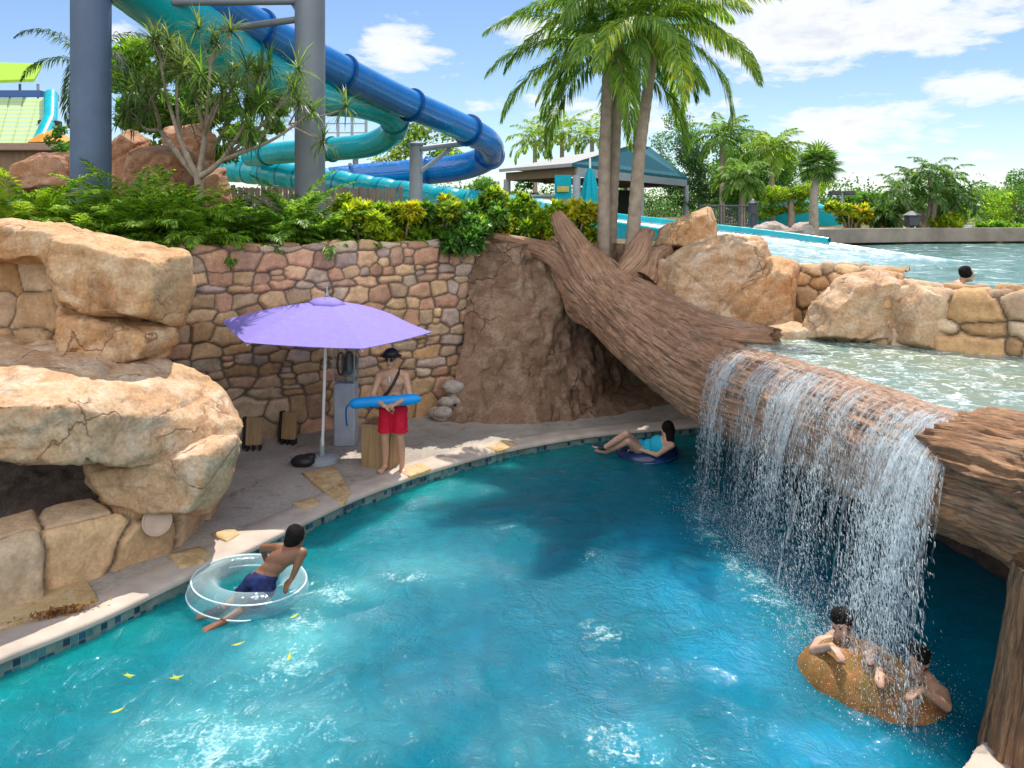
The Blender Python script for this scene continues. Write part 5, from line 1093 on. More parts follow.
# swim rings
def m_vinyl():
    t = NT('clear_vinyl'); lw = t.n('ShaderNodeLayerWeight'); lw.inputs['Blend'].default_value = .35; tp = t.n('ShaderNodeBsdfTransparent'); tp.inputs[0].default_value = (.86, .95, .97, 1)
    g = t.pbsdf((.62, .80, .84), .08, t.bump(t.noise(t.pos(), 11, 4), .4, .03), .8); mx = t.n('ShaderNodeMixShader'); t.l(t.ramp(lw.outputs['Facing'], [(0, .15), (.5, .27), (1, .85)]), mx.inputs[0]); t.l(tp.outputs[0], mx.inputs[1]); t.l(g.outputs[0], mx.inputs[2]); return t.done(mx)
M['vinyl'] = m_vinyl(); M['vinyl_seam'] = m_plain('white_vinyl_seam', (.72, .80, .82), .35)
def torus(mb, c, Rm, r, rot, n=64, m=20, sq=1.0):
    c = Vector(c); vs = []
    for i in range(n):
        a = 2 * math.pi * i / n
        for j in range(m):
            b_ = 2 * math.pi * j / m; vs.append(c + rot @ V3(((Rm + r * math.cos(b_)) * math.cos(a), (Rm + r * math.cos(b_)) * math.sin(a), r * sq * math.sin(b_))))
    mb.add(vs, [[i * m + j, ((i + 1) % n) * m + j, ((i + 1) % n) * m + (j + 1) % m, i * m + (j + 1) % m] for i in range(n) for j in range(m)]); return mb
tcn = G(249, 588, -.10); rot = Matrix.Rotation(R(-2), 3, 'X') @ Matrix.Rotation(R(6), 3, 'Y')
sr = empty('swim_ring', tcn, 'big clear see through swim ring floating by the pool edge', 'swim ring')
torus(MB(), tcn, .425, .145, rot, 72, 24).build('ring', M['vinyl'], sr, True)
for ang, k in ((-12, 1), (40, 1)):
    a = R(ang); torus(MB(), tcn + rot @ V3((0, 0, .145 * math.sin(a))), .425 + .145 * math.cos(a), .007, rot, 72, 8).build('seam', M['vinyl_seam'], sr, True)
MB().lathe(tcn + rot @ V3((.2, -.42, .115)), [(.02, 0), (.02, .02), (.012, .025), (.012, .05)], 12).build('valve', M['vinyl_seam'], sr, True)

# boy leaning over the far side of the clear ring
B = lambda x, y, z: G(x, y, z)
hc = B(296, 537, .43); wa = B(263, 577, .10); sl_, sr_ = B(279, 548, .34), B(302, 553, .31); ch = (sl_ + sr_) / 2; axis = (ch - wa).normalized(); rt_ = (sr_ - sl_).normalized(); nrm = rt_.cross(axis).normalized()
mb = PB(); Mt = Matrix((rt_, nrm, axis)).transposed(); Mt = Matrix((rt_, axis.cross(rt_).normalized(), axis)).transposed()
mb.ell(wa.lerp(ch, .75), (.145, .095, .155), Mt, 20, 14); mb.ell(wa.lerp(ch, .35), (.118, .088, .15), Mt, 20, 14); mb.ell(wa, (.135, .10, .12), Mt, 20, 14)
limb(mb, [ch, sl_], [.06, .052]); limb(mb, [ch, sr_], [.06, .052]); mb.cap(ch.lerp(wa, .08), hc - V3((0, 0, .05)), .052, .045)
el1, h1 = B(263, 548, .24), B(266, 560, .10); el2, h2 = B(297, 566, .20), B(292, 578, .09)
limb(mb, [sl_, el1], [.048, .037]); limb(mb, [el1, h1], [.036, .026]); hand(mb, h1, h1 - el1 + V3((.03, .02, 0)), V3((.8, .3, -.4)), 1, .92, 22)
limb(mb, [sr_, el2], [.048, .037]); limb(mb, [el2, h2], [.036, .026]); hand(mb, h2, V3((-.35, -.7, -.5)), V3((0, -.2, -1)), -1, .92, 22)
h1_, h2_ = B(255, 582, .02), B(266, 588, .02); k1, k2 = B(236, 599, -.16), B(250, 606, -.16); a1, a2 = B(218, 612, -.12), B(222, 622, -.12)
limb(mb, [h1_, k1], [.085, .052]); limb(mb, [k1, a1], [.05, .034]); limb(mb, [h2_, k2], [.085, .052]); limb(mb, [k2, B(236, 614, -.13), a2], [.05, .05, .034])
for an, dd in ((a1, B(206, 615, -.13) - a1), (a2, B(206, 630, -.15) - a2)):
    dd.normalize(); sd = dd.cross(V3((0, 0, 1))); 
    for o_ in (-.025, 0, .025): mb.cap(an, an + dd * .15 + sd * o_, .03, .02, 10)
    for o_ in (-.036, -.018, 0, .018, .036): mb.cap(an + dd * .14 + sd * o_, an + dd * .185 + sd * o_, .012, .010, 6)
Mx = head_(mb, hc, (.55, .8, -.05), (-.1, -.1, 1), .95)
boy = skin('person', mb, M['skin_brown'], 'dark haired boy seen from behind leaning out of the clear swim ring'); face(hc, Mx, .95, boy)
mb = PB(); mb.ell(hc + V3((-.006, -.012, .03)), (.090, .098, .10), n=18, m=12); mb.ell(hc + V3((-.03, -.045, -.02)), (.07, .06, .085), n=16, m=10); garment('hair', mb, M['hair'], boy, .009, 2, .016, 6)
mb = PB(); mb.ell(wa.lerp(ch, -.08), (.150, .115, .12), Mt, 18, 12); limb(mb, [h1_, h1_.lerp(k1, .6)], [.10, .082]); limb(mb, [h2_, h2_.lerp(k2, .6)], [.10, .082]); garment('swim_shorts', mb, m_plain('navy_swim_shorts', (.02, .03, .11), .7, .2, .7, 9), boy, amp=.01)
mb = PB(); dd = (B(206, 615, -.13) - a1).normalized(); mb.cap(a1 + V3((0, 0, .01)), a1 + dd * .10, .046, .042); garment('swim_sock', mb, M['black'], boy, .009, 2, .002)

# girl lying back in a navy ring beside the far coping
gq = G(647, 453, -.15); nr = empty('swim_ring', gq, 'dark navy swim ring under the girl near the cave', 'swim ring')
torus(MB(), gq, .36, .125, Matrix.Rotation(R(-5), 3, 'Y'), 48, 18).build('ring', m_plain('navy_vinyl', (.012, .03, .10), .2, .5), nr, True); torus(MB(), gq, .488, .007, Matrix.Rotation(R(-5), 3, 'Y'), 48, 6).build('seam', M['slide_blue'], nr, True)
hc = B(667, 429, .36); s1, s2 = B(660, 441, .17), B(672, 445, .17); ch = (s1 + s2) / 2; hp = B(641, 449, -.04); axis = (ch - hp).normalized(); rt_ = (s2 - s1).normalized(); rt_ = (rt_ - axis * rt_.dot(axis)).normalized(); Mt = Matrix((rt_, axis.cross(rt_), axis)).transposed()
mb = PB(); mb.ell(hp.lerp(ch, .72), (.135, .095, .15), Mt, 18, 12); mb.ell(hp.lerp(ch, .35), (.115, .085, .14), Mt, 18, 12); mb.ell(hp, (.14, .11, .12), Mt, 18, 12); limb(mb, [ch, s1], [.05, .046]); limb(mb, [ch, s2], [.05, .046]); mb.cap(ch, hc - V3((0, 0, .06)), .05, .042)
kA, aA = B(626, 434, .27), B(604, 448, .0); kB, aB = B(628, 441, .16), B(606, 452, -.10); hA, hB = hp + V3((-.02, .09, 0)), hp + V3((-.02, -.09, 0))
limb(mb, [hA, kA], [.085, .055]); limb(mb, [kA, kA.lerp(aA, .4), aA], [.053, .052, .034]); limb(mb, [hB, kB], [.085, .055]); limb(mb, [kB, kB.lerp(aB, .4), aB], [.053, .052, .034])
for an in (aA, aB):
    dd = V3((-1, .1, .12)).normalized()
    for o_ in (-.022, 0, .022): mb.cap(an, an + dd * .13 + V3((0, o_, 0)), .03, .022, 10)
    for o_ in (-.034, -.017, 0, .017, .034): mb.cap(an + dd * .13 + V3((0, o_, 0)), an + dd * .17 + V3((0, o_, 0)), .012, .01, 6)
e1, w1 = B(657, 455, -.02), B(636, 448, .02); limb(mb, [s2, e1], [.044, .035]); limb(mb, [e1, w1], [.034, .025]); hand(mb, w1, V3((-1, .15, -.2)), V3((0, 0, -1)), 1, .9, 18)
e2, w2 = B(650, 443, .02), B(632, 443, .08); limb(mb, [s1, e2], [.044, .035]); limb(mb, [e2, w2], [.034, .025]); hand(mb, w2, V3((-1, .1, .1)), V3((0, 0, -1)), -1, .9, 18)
Mx = head_(mb, hc, (-.75, .6, -.1), (.15, 0, 1), .93)
girl = skin('person', mb, M['skin_fair'], 'dark haired girl in a turquoise swimsuit lying back in a ring by the far coping'); face(hc, Mx, .93, girl)
mb = PB(); mb.ell(hc + V3((.012, -.012, .03)), (.088, .09, .10), n=18, m=12); mb.cap(hc + V3((.04, -.03, .0)), ch + V3((.05, -.03, .02)), .075, .05); garment('hair', mb, M['hair'], girl, .009, 2, .012, 7)
mb = PB(); mb.ell(hp.lerp(ch, .70), (.145, .107, .155), Mt, 18, 12); mb.ell(hp.lerp(ch, .35), (.126, .097, .145), Mt, 18, 12); mb.ell(hp, (.150, .118, .115), Mt, 18, 12); garment('swimsuit', mb, m_plain('turquoise_swimsuit', (.02, .40, .55), .7, .2, .1, 14), girl, amp=.004)
for an in (aA,): mb = PB(); mb.cap(an, an + V3((-.13, .01, .02)), .045, .034); garment('swim_shoe', mb, m_plain('navy_shoe', (.012, .02, .05), .7), girl, .009, 2, .002)

# two bathers behind the mossy rock, under the falls
def bather(px, py, tx, ty, label, mat, sw, fz_=.15):
    hc = G(px, py, fz_); tgt = G(tx, ty, .08); f = (tgt - hc); f.z = 0; f.normalize(); s_ = V3((-f.y, f.x, 0)); nb_ = hc - V3((0, 0, .13)) - f * .02; mb = PB()
    ch = nb_ - V3((0, 0, .16)) - f * .06; up = V3((0, 0, 1)); Mt = Matrix((s_, f, up)).transposed(); mb.ell(ch, (.165, .105, .20), Mt, 18, 12); mb.ell(ch - V3((0, 0, .3)) - f * .1, (.14, .10, .25), Mt, 18, 12); mb.cap(nb_ - V3((0, 0, .06)), hc - V3((0, 0, .05)), .054, .048)
    for sg in (-1, 1):
        sh = nb_ + s_ * sg * .17 - V3((0, 0, .06)); el = sh + f * .16 + s_ * sg * .08 - V3((0, 0, .10)); el.z = max(el.z, -.02); wr = el + f * .18 - s_ * sg * .10; wr.z = .13
        limb(mb, [ch + V3((0, 0, .1)), sh], [.07, .055]); limb(mb, [sh, el], [.052, .04]); limb(mb, [el, wr], [.039, .028]); hand(mb, wr, f - s_ * sg * .4 + V3((0, 0, -.1)), V3((0, 0, -1)), -sg, .95, 14)
        hp_ = ch - V3((0, 0, .5)) - f * .15 + s_ * sg * .08; limb(mb, [hp_, hp_ - f * .25 - V3((0, 0, .35))], [.09, .05]); 
    Mx = head_(mb, hc, f + V3((0, 0, -.15)), up, .98); o = skin('person', mb, mat, label); face(hc, Mx, .98, o)
    mb = PB(); mb.ell(hc - f * .006 + V3((0, 0, .052)), (.090, .098, .086), n=18, m=12); mb.ell(hc - f * .05 - V3((0, 0, .02)), (.07, .06, .08), n=14, m=10); garment('hair', mb, M['hair'], o, .009, 2, .015, 9)
    if sw is not None: mb = PB(); mb.ell(ch - V3((0, 0, .04)), (.172, .114, .17), Mt, 18, 12); garment('swim_top', mb, sw, o, amp=.004)
    return o
bather(842, 624, 858, 668, 'bather with dark hair clinging to the left end of the mossy rock', M['skin_fair'], M['black'])
bather(917, 660, 890, 698, 'bather with dark hair clinging to the right end of the mossy rock', M['skin_tan'], None)
# rider splashing at the end of the slide lane in the lagoon
hc = G(966, 274, LZ + .15); f = V3((.9, -.4, 0)).normalized(); s_ = V3((-f.y, f.x, 0)); mb = PB(); ch = hc - V3((0, 0, .27)) - f * .1; Mt = Matrix((s_, f, V3((0, 0, 1)))).transposed()
mb.ell(ch, (.17, .13, .18), Mt, 16, 10); mb.ell(ch - f * .25 - V3((0, 0, .12)), (.15, .28, .12), Mt, 16, 10); mb.cap(ch + V3((0, 0, .12)), hc - V3((0, 0, .05)), .055, .048); Mx = head_(mb, hc, f, (0, 0, 1))
for sg in (-1, 1):
    sh = ch + s_ * sg * .19 + V3((0, 0, .1)); el = sh + s_ * sg * .2 + f * .1 - V3((0, 0, .08)); wr = el + f * .24 + V3((0, 0, .02)); limb(mb, [ch + V3((0, 0, .1)), sh], [.07, .058]); limb(mb, [sh, el], [.054, .042]); limb(mb, [el, wr], [.04, .03]); hand(mb, wr, f, V3((0, 0, -1)), sg, 1, 12)
    lp = ch - f * .45 - V3((0, 0, .15)) + s_ * sg * .1; limb(mb, [ch - f * .25 - V3((0, 0, .12)) + s_ * sg * .08, lp - f * .4], [.09, .05])
o = skin('person', mb, M['skin_tan'], 'dark haired swimmer in the raised lagoon behind the rocks', voxel=.012); face(hc, Mx, 1.0, o)
mb = PB(); mb.ell(hc + V3((-.01, 0, .03)), (.09, .1, .1), n=16, m=10); garment('hair', mb, M['hair'], o, .012, 2, .012); mb = PB(); mb.ell(ch, (.18, .14, .17), Mt, 16, 10); mb.ell(ch - f * .22 - V3((0, 0, .11)), (.158, .25, .125), Mt, 16, 10); garment('swim_top', mb, m_plain('blue_rash_top', (.05, .16, .34), .7), o, .012, 2, .004)
# ------------------------------------------------------------------ leaves
class Leaves:
    def __init__(s): s.q = []; s.c = []
    def add(s, quads, cols): s.q.append(np.asarray(quads, np.float32)); s.c.append(np.asarray(cols, np.float32))
    def build(s, name, mat, parent=None):
        q = np.concatenate(s.q); c = np.concatenate(s.c); n = len(q)
        return np_mesh(name, q.reshape(-1, 3), np.arange(n * 4).reshape(-1, 4), mat, parent, cols=np.repeat(c, 4, 0), smooth=False)
def unit(v): return v / (np.linalg.norm(v, axis=-1, keepdims=True) + 1e-9)
def pick(pal, n, var=.25):
    p = np.array(pal, float); c = p[RNG.integers(0, len(p), n)] * (1 + var * RNG.uniform(-1, 1, (n, 1))); return np.clip(c, 0, 1)
def frond(L, base, az, el, length, droop, n, ll, lw, pal, hang=.3, fwd=.55, twist=0.0, wob=.12, start=.15, rw=.012):
    m = 40; t = np.linspace(0, 1, m); e = el - droop * t ** 1.25; az_ = az + twist * t
    d = np.stack([np.cos(e) * np.cos(az_), np.cos(e) * np.sin(az_), np.sin(e)], 1); p = np.vstack([[0, 0, 0], np.cumsum(d * length / m, 0)[:-1]]) + np.array(base)
    side = unit(np.cross(d, [0, 0, 1.]) + 1e-6)
    w = (rw * (1 - .85 * t))[:, None]; L.add(np.stack([p[:-1] - side[:-1] * w[:-1], p[:-1] + side[:-1] * w[:-1], p[1:] + side[1:] * w[1:], p[1:] - side[1:] * w[1:]], 1), pick(pal, m - 1, .1) * .9 + .02)
    k = np.repeat(np.linspace(start, .995, n), 2); sg = np.tile([1., -1.], n); i = np.clip((k * (m - 1)).astype(int), 0, m - 1)
    b = p[i] + d[i] * (RNG.uniform(-.5, .5, 2 * n) * length / n)[:, None]; prof = (np.sin(np.pi * (.12 + .86 * k)) ** .6) * RNG.uniform(.82, 1.1, 2 * n)
    up = np.cross(side, d)
    dr = unit(side[i] * sg[:, None] * (1 - .5 * k[:, None]) + d[i] * (fwd + .5 * k[:, None]) + up[i] * .18 + np.array([0, 0, -1.]) * hang * .5 + RNG.normal(0, wob, (2 * n, 3)))
    ln = ll * prof; mid = b + dr * (ln * .5)[:, None]; tip = mid + unit(dr + np.array([0, 0, -1.]) * (hang + .25)) * (ln * .5)[:, None]
    ww = unit(np.cross(dr, up[i] + RNG.normal(0, .35, (2 * n, 3)))) * (lw / 2 * RNG.uniform(.8, 1.2, 2 * n))[:, None]
    L.add(np.stack([b, mid - ww, tip, mid + ww], 1), pick(pal, 2 * n))
def rosette(L, c, n, length, width, pal, el=(-.3, 1.4), droop=.9, seg=3, az0=None):
    az = RNG.uniform(0, 2 * np.pi, n); e0 = RNG.uniform(*el, n); ln = length * RNG.uniform(.7, 1.1, n); p = np.repeat(np.array(c, float)[None], n, 0); col = pick(pal, n); wp = None
    for k in range(seg):
        e = e0 - droop * RNG.uniform(.6, 1.1, n) * (k / seg) ** 1.1; d = np.stack([np.cos(e) * np.cos(az), np.cos(e) * np.sin(az), np.sin(e)], 1); sd = unit(np.stack([-np.sin(az), np.cos(az), 0 * az], 1))
        w0, w1 = [width * f for f in ((.7, 1), (1, .75), (.75, .06))[min(k, 2)]] if seg == 3 else (width, width * .1); q = p + d * (ln / seg)[:, None]
        L.add(np.stack([p - sd * w0 / 2, p + sd * w0 / 2, q + sd * w1 / 2, q - sd * w1 / 2], 1), col); p = q
def clump(L, c, r, n, size, pal, aspect=.5, shell=.55, upb=.6, gravity=0.0):
    d = unit(RNG.normal(0, 1, (n, 3))); rad = (shell + (1 - shell) * RNG.random(n) ** .6); nz = 1 + .35 * fbm(d * 2.2 + np.array(c) * .7, 2, 3)
    p = np.array(c) + d * np.array(r) * (rad * nz)[:, None]
    nrm = unit(RNG.normal(0, 1, (n, 3)) + np.array([0, 0, upb]) + d * .5); a = unit(np.cross(nrm, RNG.normal(0, 1, (n, 3)))); a = unit(a + np.array([0, 0, -gravity])); b = unit(np.cross(nrm, a)); s = size * RNG.uniform(.6, 1.25, n)[:, None]
    L.add(np.stack([p - a * s * .5, p + b * s * aspect * .5 - nrm * s * .06, p + a * s * .5, p - b * s * aspect * .5 - nrm * s * .06], 1), pick(pal, n, .3))
GREEN = [(0.078, 0.208, 0.039), (0.117, 0.26, 0.046), (0.156, 0.312, 0.058), (0.065, 0.156, 0.039)]
LIMEG = [(0.3, 0.45, 0.037), (0.375, 0.525, 0.044), (0.188, 0.35, 0.037), (0.112, 0.25, 0.031)]
CROT = [(.50, .55, .03), (.40, .48, .03), (.55, .50, .03), (.16, .30, .03), (.10, .21, .025), (.27, .40, .03)]
PALMG = [(0.149, 0.284, 0.061), (0.203, 0.351, 0.068), (0.27, 0.392, 0.081), (0.121, 0.23, 0.061)]
PALMY = [(0.286, 0.416, 0.052), (0.416, 0.52, 0.052), (0.546, 0.546, 0.052), (0.208, 0.338, 0.052)]
DARKG = [(0.065, 0.169, 0.039), (0.091, 0.208, 0.039), (0.117, 0.26, 0.046)]
BLUEG = [(.06, .11, .06), (.08, .14, .07), (.05, .09, .04)]

def palm(name, label, base, top, r0, r1, nf, fl, pal, cat='palm tree', droop=1.55, ll=.55, lw=.029, bend=(0, 0), group=None, azr=(0, 2 * math.pi), el=(-.35, 1.25), nl=120, hang=.55, mat='leaf_soft'):
    base, top = V3(base), V3(top); e = empty(name, base, label, cat, group); mid = base.lerp(top, .5) + V3((bend[0], bend[1], 0)); c = catmull([base - V3((0, 0, .1)), base.lerp(mid, .5), mid, mid.lerp(top, .5), top], 60)
    mb = MB(); t_ = np.linspace(0, 1, 60); rr = r0 + (r1 - r0) * t_ + .35 * r0 * np.exp(-t_ / .05); rr = rr * (1 + .035 * np.sin(t_ * 60 * 2.2)); mb.tube([V3(q) for q in c], rr, 14); mb.build('trunk', M['palmbark'], e, True)
    L = Leaves()
    for k in range(nf):
        f = k / max(nf - 1, 1); elv = el[0] + (el[1] - el[0]) * f; az = k * 2.39996 + random.uniform(-.25, .25)
        frond(L, top + V3((0, 0, .05)), az, elv, fl * random.uniform(.85, 1.08), droop * random.uniform(.75, 1.15) * (1 - .25 * f), nl, ll, lw, pal, hang, twist=random.uniform(-.4, .4), rw=.02)
    L.build('crown', M[mat], e); return e
pb = P(604, 246, 13.9)
palm('palm_tree', 'left palm of the pair of twin palm trunks above the roots', (pb.x, pb.y, 2.5), P(608, 52, 14.0), .125, .09, 20, 2.7, PALMG + PALMY[:1], bend=(-.03, 0), ll=.62, hang=.75)
pb = P(609, 244, 14.05)
palm('palm_tree', 'taller right palm of the pair of twin palm trunks', (pb.x, pb.y, 2.5), P(620, 12, 14.2), .115, .085, 18, 2.6, PALMG, bend=(.03, .1), ll=.6, hang=.8)
pb = P(630, 243, 13.7)
palm('palm_tree', 'single leaning palm to the right of the twin palms, sunlit yellow fronds', (pb.x, pb.y, 2.5), P(656, 30, 13.8), .13, .09, 24, 2.75, PALMY + PALMG, bend=(-.06, 0), ll=.6, hang=.7)

# screw pine
pbx = P(201, 214, 13.0); pn = empty('screw_pine', (pbx.x, pbx.y, 2.8), 'spiky screw pine with pale forked branches between the two poles', 'tree')
fork = P(198, 175, 13.0); mbx = MB(); mbx.tube([(pbx.x, pbx.y, 2.7), P(200, 195, 13.0), fork], [.10, .075, .07], 12); mbx.build('trunk', M['wood_branch'], pn, True)
LP = Leaves(); SP_ = [(.10, .16, .06), (.13, .19, .07), (.07, .12, .045), (.20, .25, .08)]
f2 = [P(180, 140, 12.9), P(205, 135, 13.2), P(222, 160, 12.8), P(160, 130, 13.3)]
tips = [((158, 42), 12.8, 0), ((178, 56), 13.4, 0), ((148, 88), 12.6, 3), ((190, 72), 12.6, 1), ((212, 42), 13.2, 1), ((235, 70), 13.5, 1), ((262, 72), 13.0, 2), ((294, 90), 12.9, 2), ((312, 112), 12.4, 2), ((255, 105), 12.5, 2), ((250, 138), 12.7, 2), ((222, 92), 12.5, 1), ((135, 118), 13.4, 3), ((206, 108), 13.6, 1), ((278, 118), 13.5, 2)]
for k, q in enumerate(f2):
    m_ = fork.lerp(q, .5) + V3((0, 0, -.05)); MB().tube(catmull([fork - V3((0, 0, .05)), m_, q], 12), np.linspace(.06, .04, 12), 10).build('branch', M['wood_branch'], pn, True)
for (px, py), Yq, k in tips:
    q = P(px, py, Yq); a = f2[k]; m_ = a.lerp(q, .55) + V3((random.uniform(-.08, .08), 0, -.1)); MB().tube(catmull([a, m_, q], 12), np.linspace(.036, .018, 12), 8).build('branch', M['wood_branch'], pn, True)
    for j in range(4):
        qq_ = q + V3((random.gauss(0, .24), random.gauss(0, .24), random.gauss(-.02, .16))) * (0 if j == 0 else 1)
        if j: mbx = MB(); mbx.tube([a.lerp(q, .75), qq_ - V3((0, 0, .04))], [.016, .010], 6); mbx.build('twig', M['wood_branch'], pn, True)
        rosette(LP, qq_, 46, random.uniform(.42, .60), .024, SP_ if random.random() < .72 else SP_[:2] + LIMEG[2:], (-.9, 1.4), 1.0)
LP.build('crown', M['leaf'], pn)

def tree(name, label, base, trunk_top, tr, crowns, leaf, n, pal, cat='tree', mat='leaf_soft', aspect=.5, limbs=True, group=None, trunks=None):
    e = empty(name, base, label, cat, group); tops = trunks or [trunk_top]
    for tp_ in tops:
        mb = MB(); mb.tube(catmull([V3(base) - V3((0, 0, .15)), V3(base).lerp(V3(tp_), .5) + V3((random.uniform(-.1, .1), random.uniform(-.1, .1), 0)), tp_], 10), np.linspace(tr, tr * .5, 10), 10)
        if limbs:
            for c, r in crowns: mb.tube([V3(base).lerp(V3(tp_), .6), V3(tp_).lerp(V3(c), .5) + V3((0, 0, -.1)), c], [tr * .4, tr * .25, tr * .08], 7)
        mb.build('trunk', M['wood_branch'], e, True)
    L = Leaves(); tot = sum(r[0] * r[1] * r[2] for c, r in crowns)
    for c, r in crowns:
        k = max(60, int(n * r[0] * r[1] * r[2] / tot)); pc = [np.array(pal[random.randrange(len(pal))]) * random.uniform(.75, 1.25), np.array(pal[random.randrange(len(pal))]), np.array(pal[random.randrange(len(pal))])]
        for _ in range(7):
            o_ = V3((random.gauss(0, .5) * r[0], random.gauss(0, .5) * r[1], random.gauss(0, .5) * r[2])); clump(L, V3(c) + o_, (r[0] * .5, r[1] * .5, r[2] * .42), k // 7, leaf, [tuple(q) for q in pc], aspect, .35)
    L.build('crown', M[mat], e); return e
def crown_px(list_, Y): return [(P(x, y, Y + dy), (rx / FPX * Y, rx / FPX * Y, ry / FPX * Y)) for x, y, rx, ry, dy in list_]
q = P(205, 190, 20); tree('broad_tree', 'yellow green leafy tree standing behind the screw pine', (q.x, q.y, 2.8), P(200, 120, 20), .16, crown_px([(140, 75, 30, 34, 0), (185, 62, 34, 28, .5), (230, 85, 34, 34, 0), (160, 115, 36, 28, -.5), (265, 105, 24, 22, .3), (210, 125, 40, 24, 0), (130, 105, 22, 26, .2)], 20), .22, 16000, LIMEG + GREEN + [(.28, .33, .03)])
q = P(86, 190, 16); palm('palm_tree', 'slim palm half hidden behind the thick blue pole', (q.x, q.y, 2.8), P(88, 66, 16.2), .09, .06, 9, 1.9, BLUEG, droop=2.4, ll=.4, lw=.03, hang=.8, nl=50)
q = P(62, 190, 24); tree('shrub', 'dark green bush behind the long red boulder', (q.x, q.y, 2.8), P(62, 160, 24), .06, crown_px([(60, 145, 14, 16, 0), (72, 158, 14, 12, 0)], 24), .16, 900, GREEN, 'shrub')

# planting on the terrace
def fern(label, px, py, Y, n, fl, pal, droop=1.15, ll=.22, lw=.035, z=None, name='fern', cat='fern', el=(.35, 1.42), nl=34, group=None):
    q = P(px, py, Y); zb = 2.9 if z is None else z; pal = list(pal) + LIMEG[:2]; fl *= 1.45; ll *= 1.15; lw *= .8; n = int(n * 1.35); nl = 56; e = empty(name, (q.x, q.y, zb), label, cat, group); L = Leaves()
    for k in range(n):
        f = k / n; frond(L, (q.x + random.gauss(0, .07), q.y + random.gauss(0, .07), zb), k * 2.39996 + random.uniform(-.3, .3), el[0] + (el[1] - el[0]) * f, fl * random.uniform(.75, 1.1), droop * random.uniform(.7, 1.2), nl, ll, lw, pal, .3, rw=.01)
    L.build('fronds', M['leaf'], e); MB().tube([(q.x, q.y, zb - .1), (q.x, q.y, zb + .15)], [.07, .04], 8).build('stem', M['wood_branch'], e, True); return e
fern('yellow tinted cycad fern at the left edge of the planting', 22, 225, 11.2, 30, 1.0, LIMEG + [(.45, .42, .03)], ll=.26, z=3.1)
fern('yellow green fern between the left edge and the blue pole', 58, 222, 11.4, 24, .9, LIMEG, ll=.24, z=3.1)
fern('dark low fern at the foot of the blue pole, left side', 76, 232, 10.9, 16, .75, GREEN, ll=.2)
fern('large dark fern just right of the blue pole', 135, 226, 11.9, 34, 1.15, GREEN + LIMEG, ll=.28, z=3.0)
fern('bright crested fern in front of the squarish red boulder', 165, 212, 12.4, 34, 1.05, LIMEG + GREEN[:2], ll=.28, z=3.1)
fern('broad dark fern drooping over the wall top beside the big boulder', 168, 238, 12.3, 26, .8, GREEN + LIMEG, ll=.26)
fern('mid green fern at the screw pine foot', 198, 236, 12.0, 28, .95, GREEN + LIMEG, ll=.26)
fern('light fern right of the screw pine foot', 228, 238, 12.4, 24, .85, GREEN + LIMEG[:1], ll=.24)
fern('fine leaved fern beside the grey bollard', 262, 236, 12.7, 24, .85, GREEN + LIMEG[2:], ll=.22)
fern('tall fern against the grey pole', 296, 222, 13.2, 26, 1.0, GREEN + LIMEG[2:], ll=.22, z=3.1)
fern('fern spilling on the wall just right of the grey pole', 326, 240, 13.2, 24, .8, GREEN, ll=.2)
def croton(label, px, py, Y, w_, h, n, pal, leaf=.17, name='shrub', cat='shrub'):
    q = P(px, py, Y); zb = 2.8; e = empty(name, (q.x, q.y, zb), label, cat); L = Leaves(); mb = MB(); zt = P(px, py - h / 2, Y).z
    for k in range(12):
        a = k * 2.4; r = w_ / FPX * Y * .5 * math.sqrt((k + .5) / 12); tip = V3((q.x + r * math.cos(a), q.y + r * .8 * math.sin(a), random.uniform(zb + .35 * (zt - zb), zt + .15))); mb.tube([(q.x, q.y, zb - .1), V3((q.x, q.y, zb)).lerp(tip, .6) + V3((0, 0, .05)), tip], [.03, .02, .01], 6)
        sub = [pal[random.randrange(len(pal))] for _ in range(3)]
        rosette(L, tip, n // 16, leaf * 1.7, leaf * .42, sub, (-.5, 1.4), .9); clump(L, tip, (.22, .2, .2), n // 16, leaf, sub, .42, .3)
    mb.build('stem', M['wood_branch'], e, True); L.build('foliage', M['leaf'], e); return e
for lab, px, py, Y, w_, h, n, pal in [('spreading yellow green bush right of the grey pole', 366, 226, 13.4, 56, 44, 1500, CROT), ('yellow and green bush second from the grey pole', 402, 230, 13.7, 50, 36, 1300, CROT[1:]),
        ('mid green bush in front of the ribbed slide, centre of the row', 440, 228, 14.0, 52, 40, 1400, CROT[1:] + GREEN[:1]), ('dark leaved bush left of the sunlit bush by the roots', 487, 228, 14.3, 46, 40, 1300, GREEN + CROT),
        ('tall bush rising highest before the end of the ribbed slide', 506, 222, 15.0, 46, 46, 1400, CROT + GREEN[1:]), ('sunlit bright yellow bush behind the upright root', 540, 228, 14.6, 60, 40, 1700, CROT),
        ('yellow bush touching the twin palm trunks', 574, 230, 14.6, 46, 34, 1200, CROT[:3] + CROT), ('low dull green bush at the wall top left of the thin root', 462, 238, 13.6, 40, 24, 800, GREEN)]:
    croton(lab, px, py + 4, Y, w_ * 1.25, h * .95, int(n * 1.6), pal)

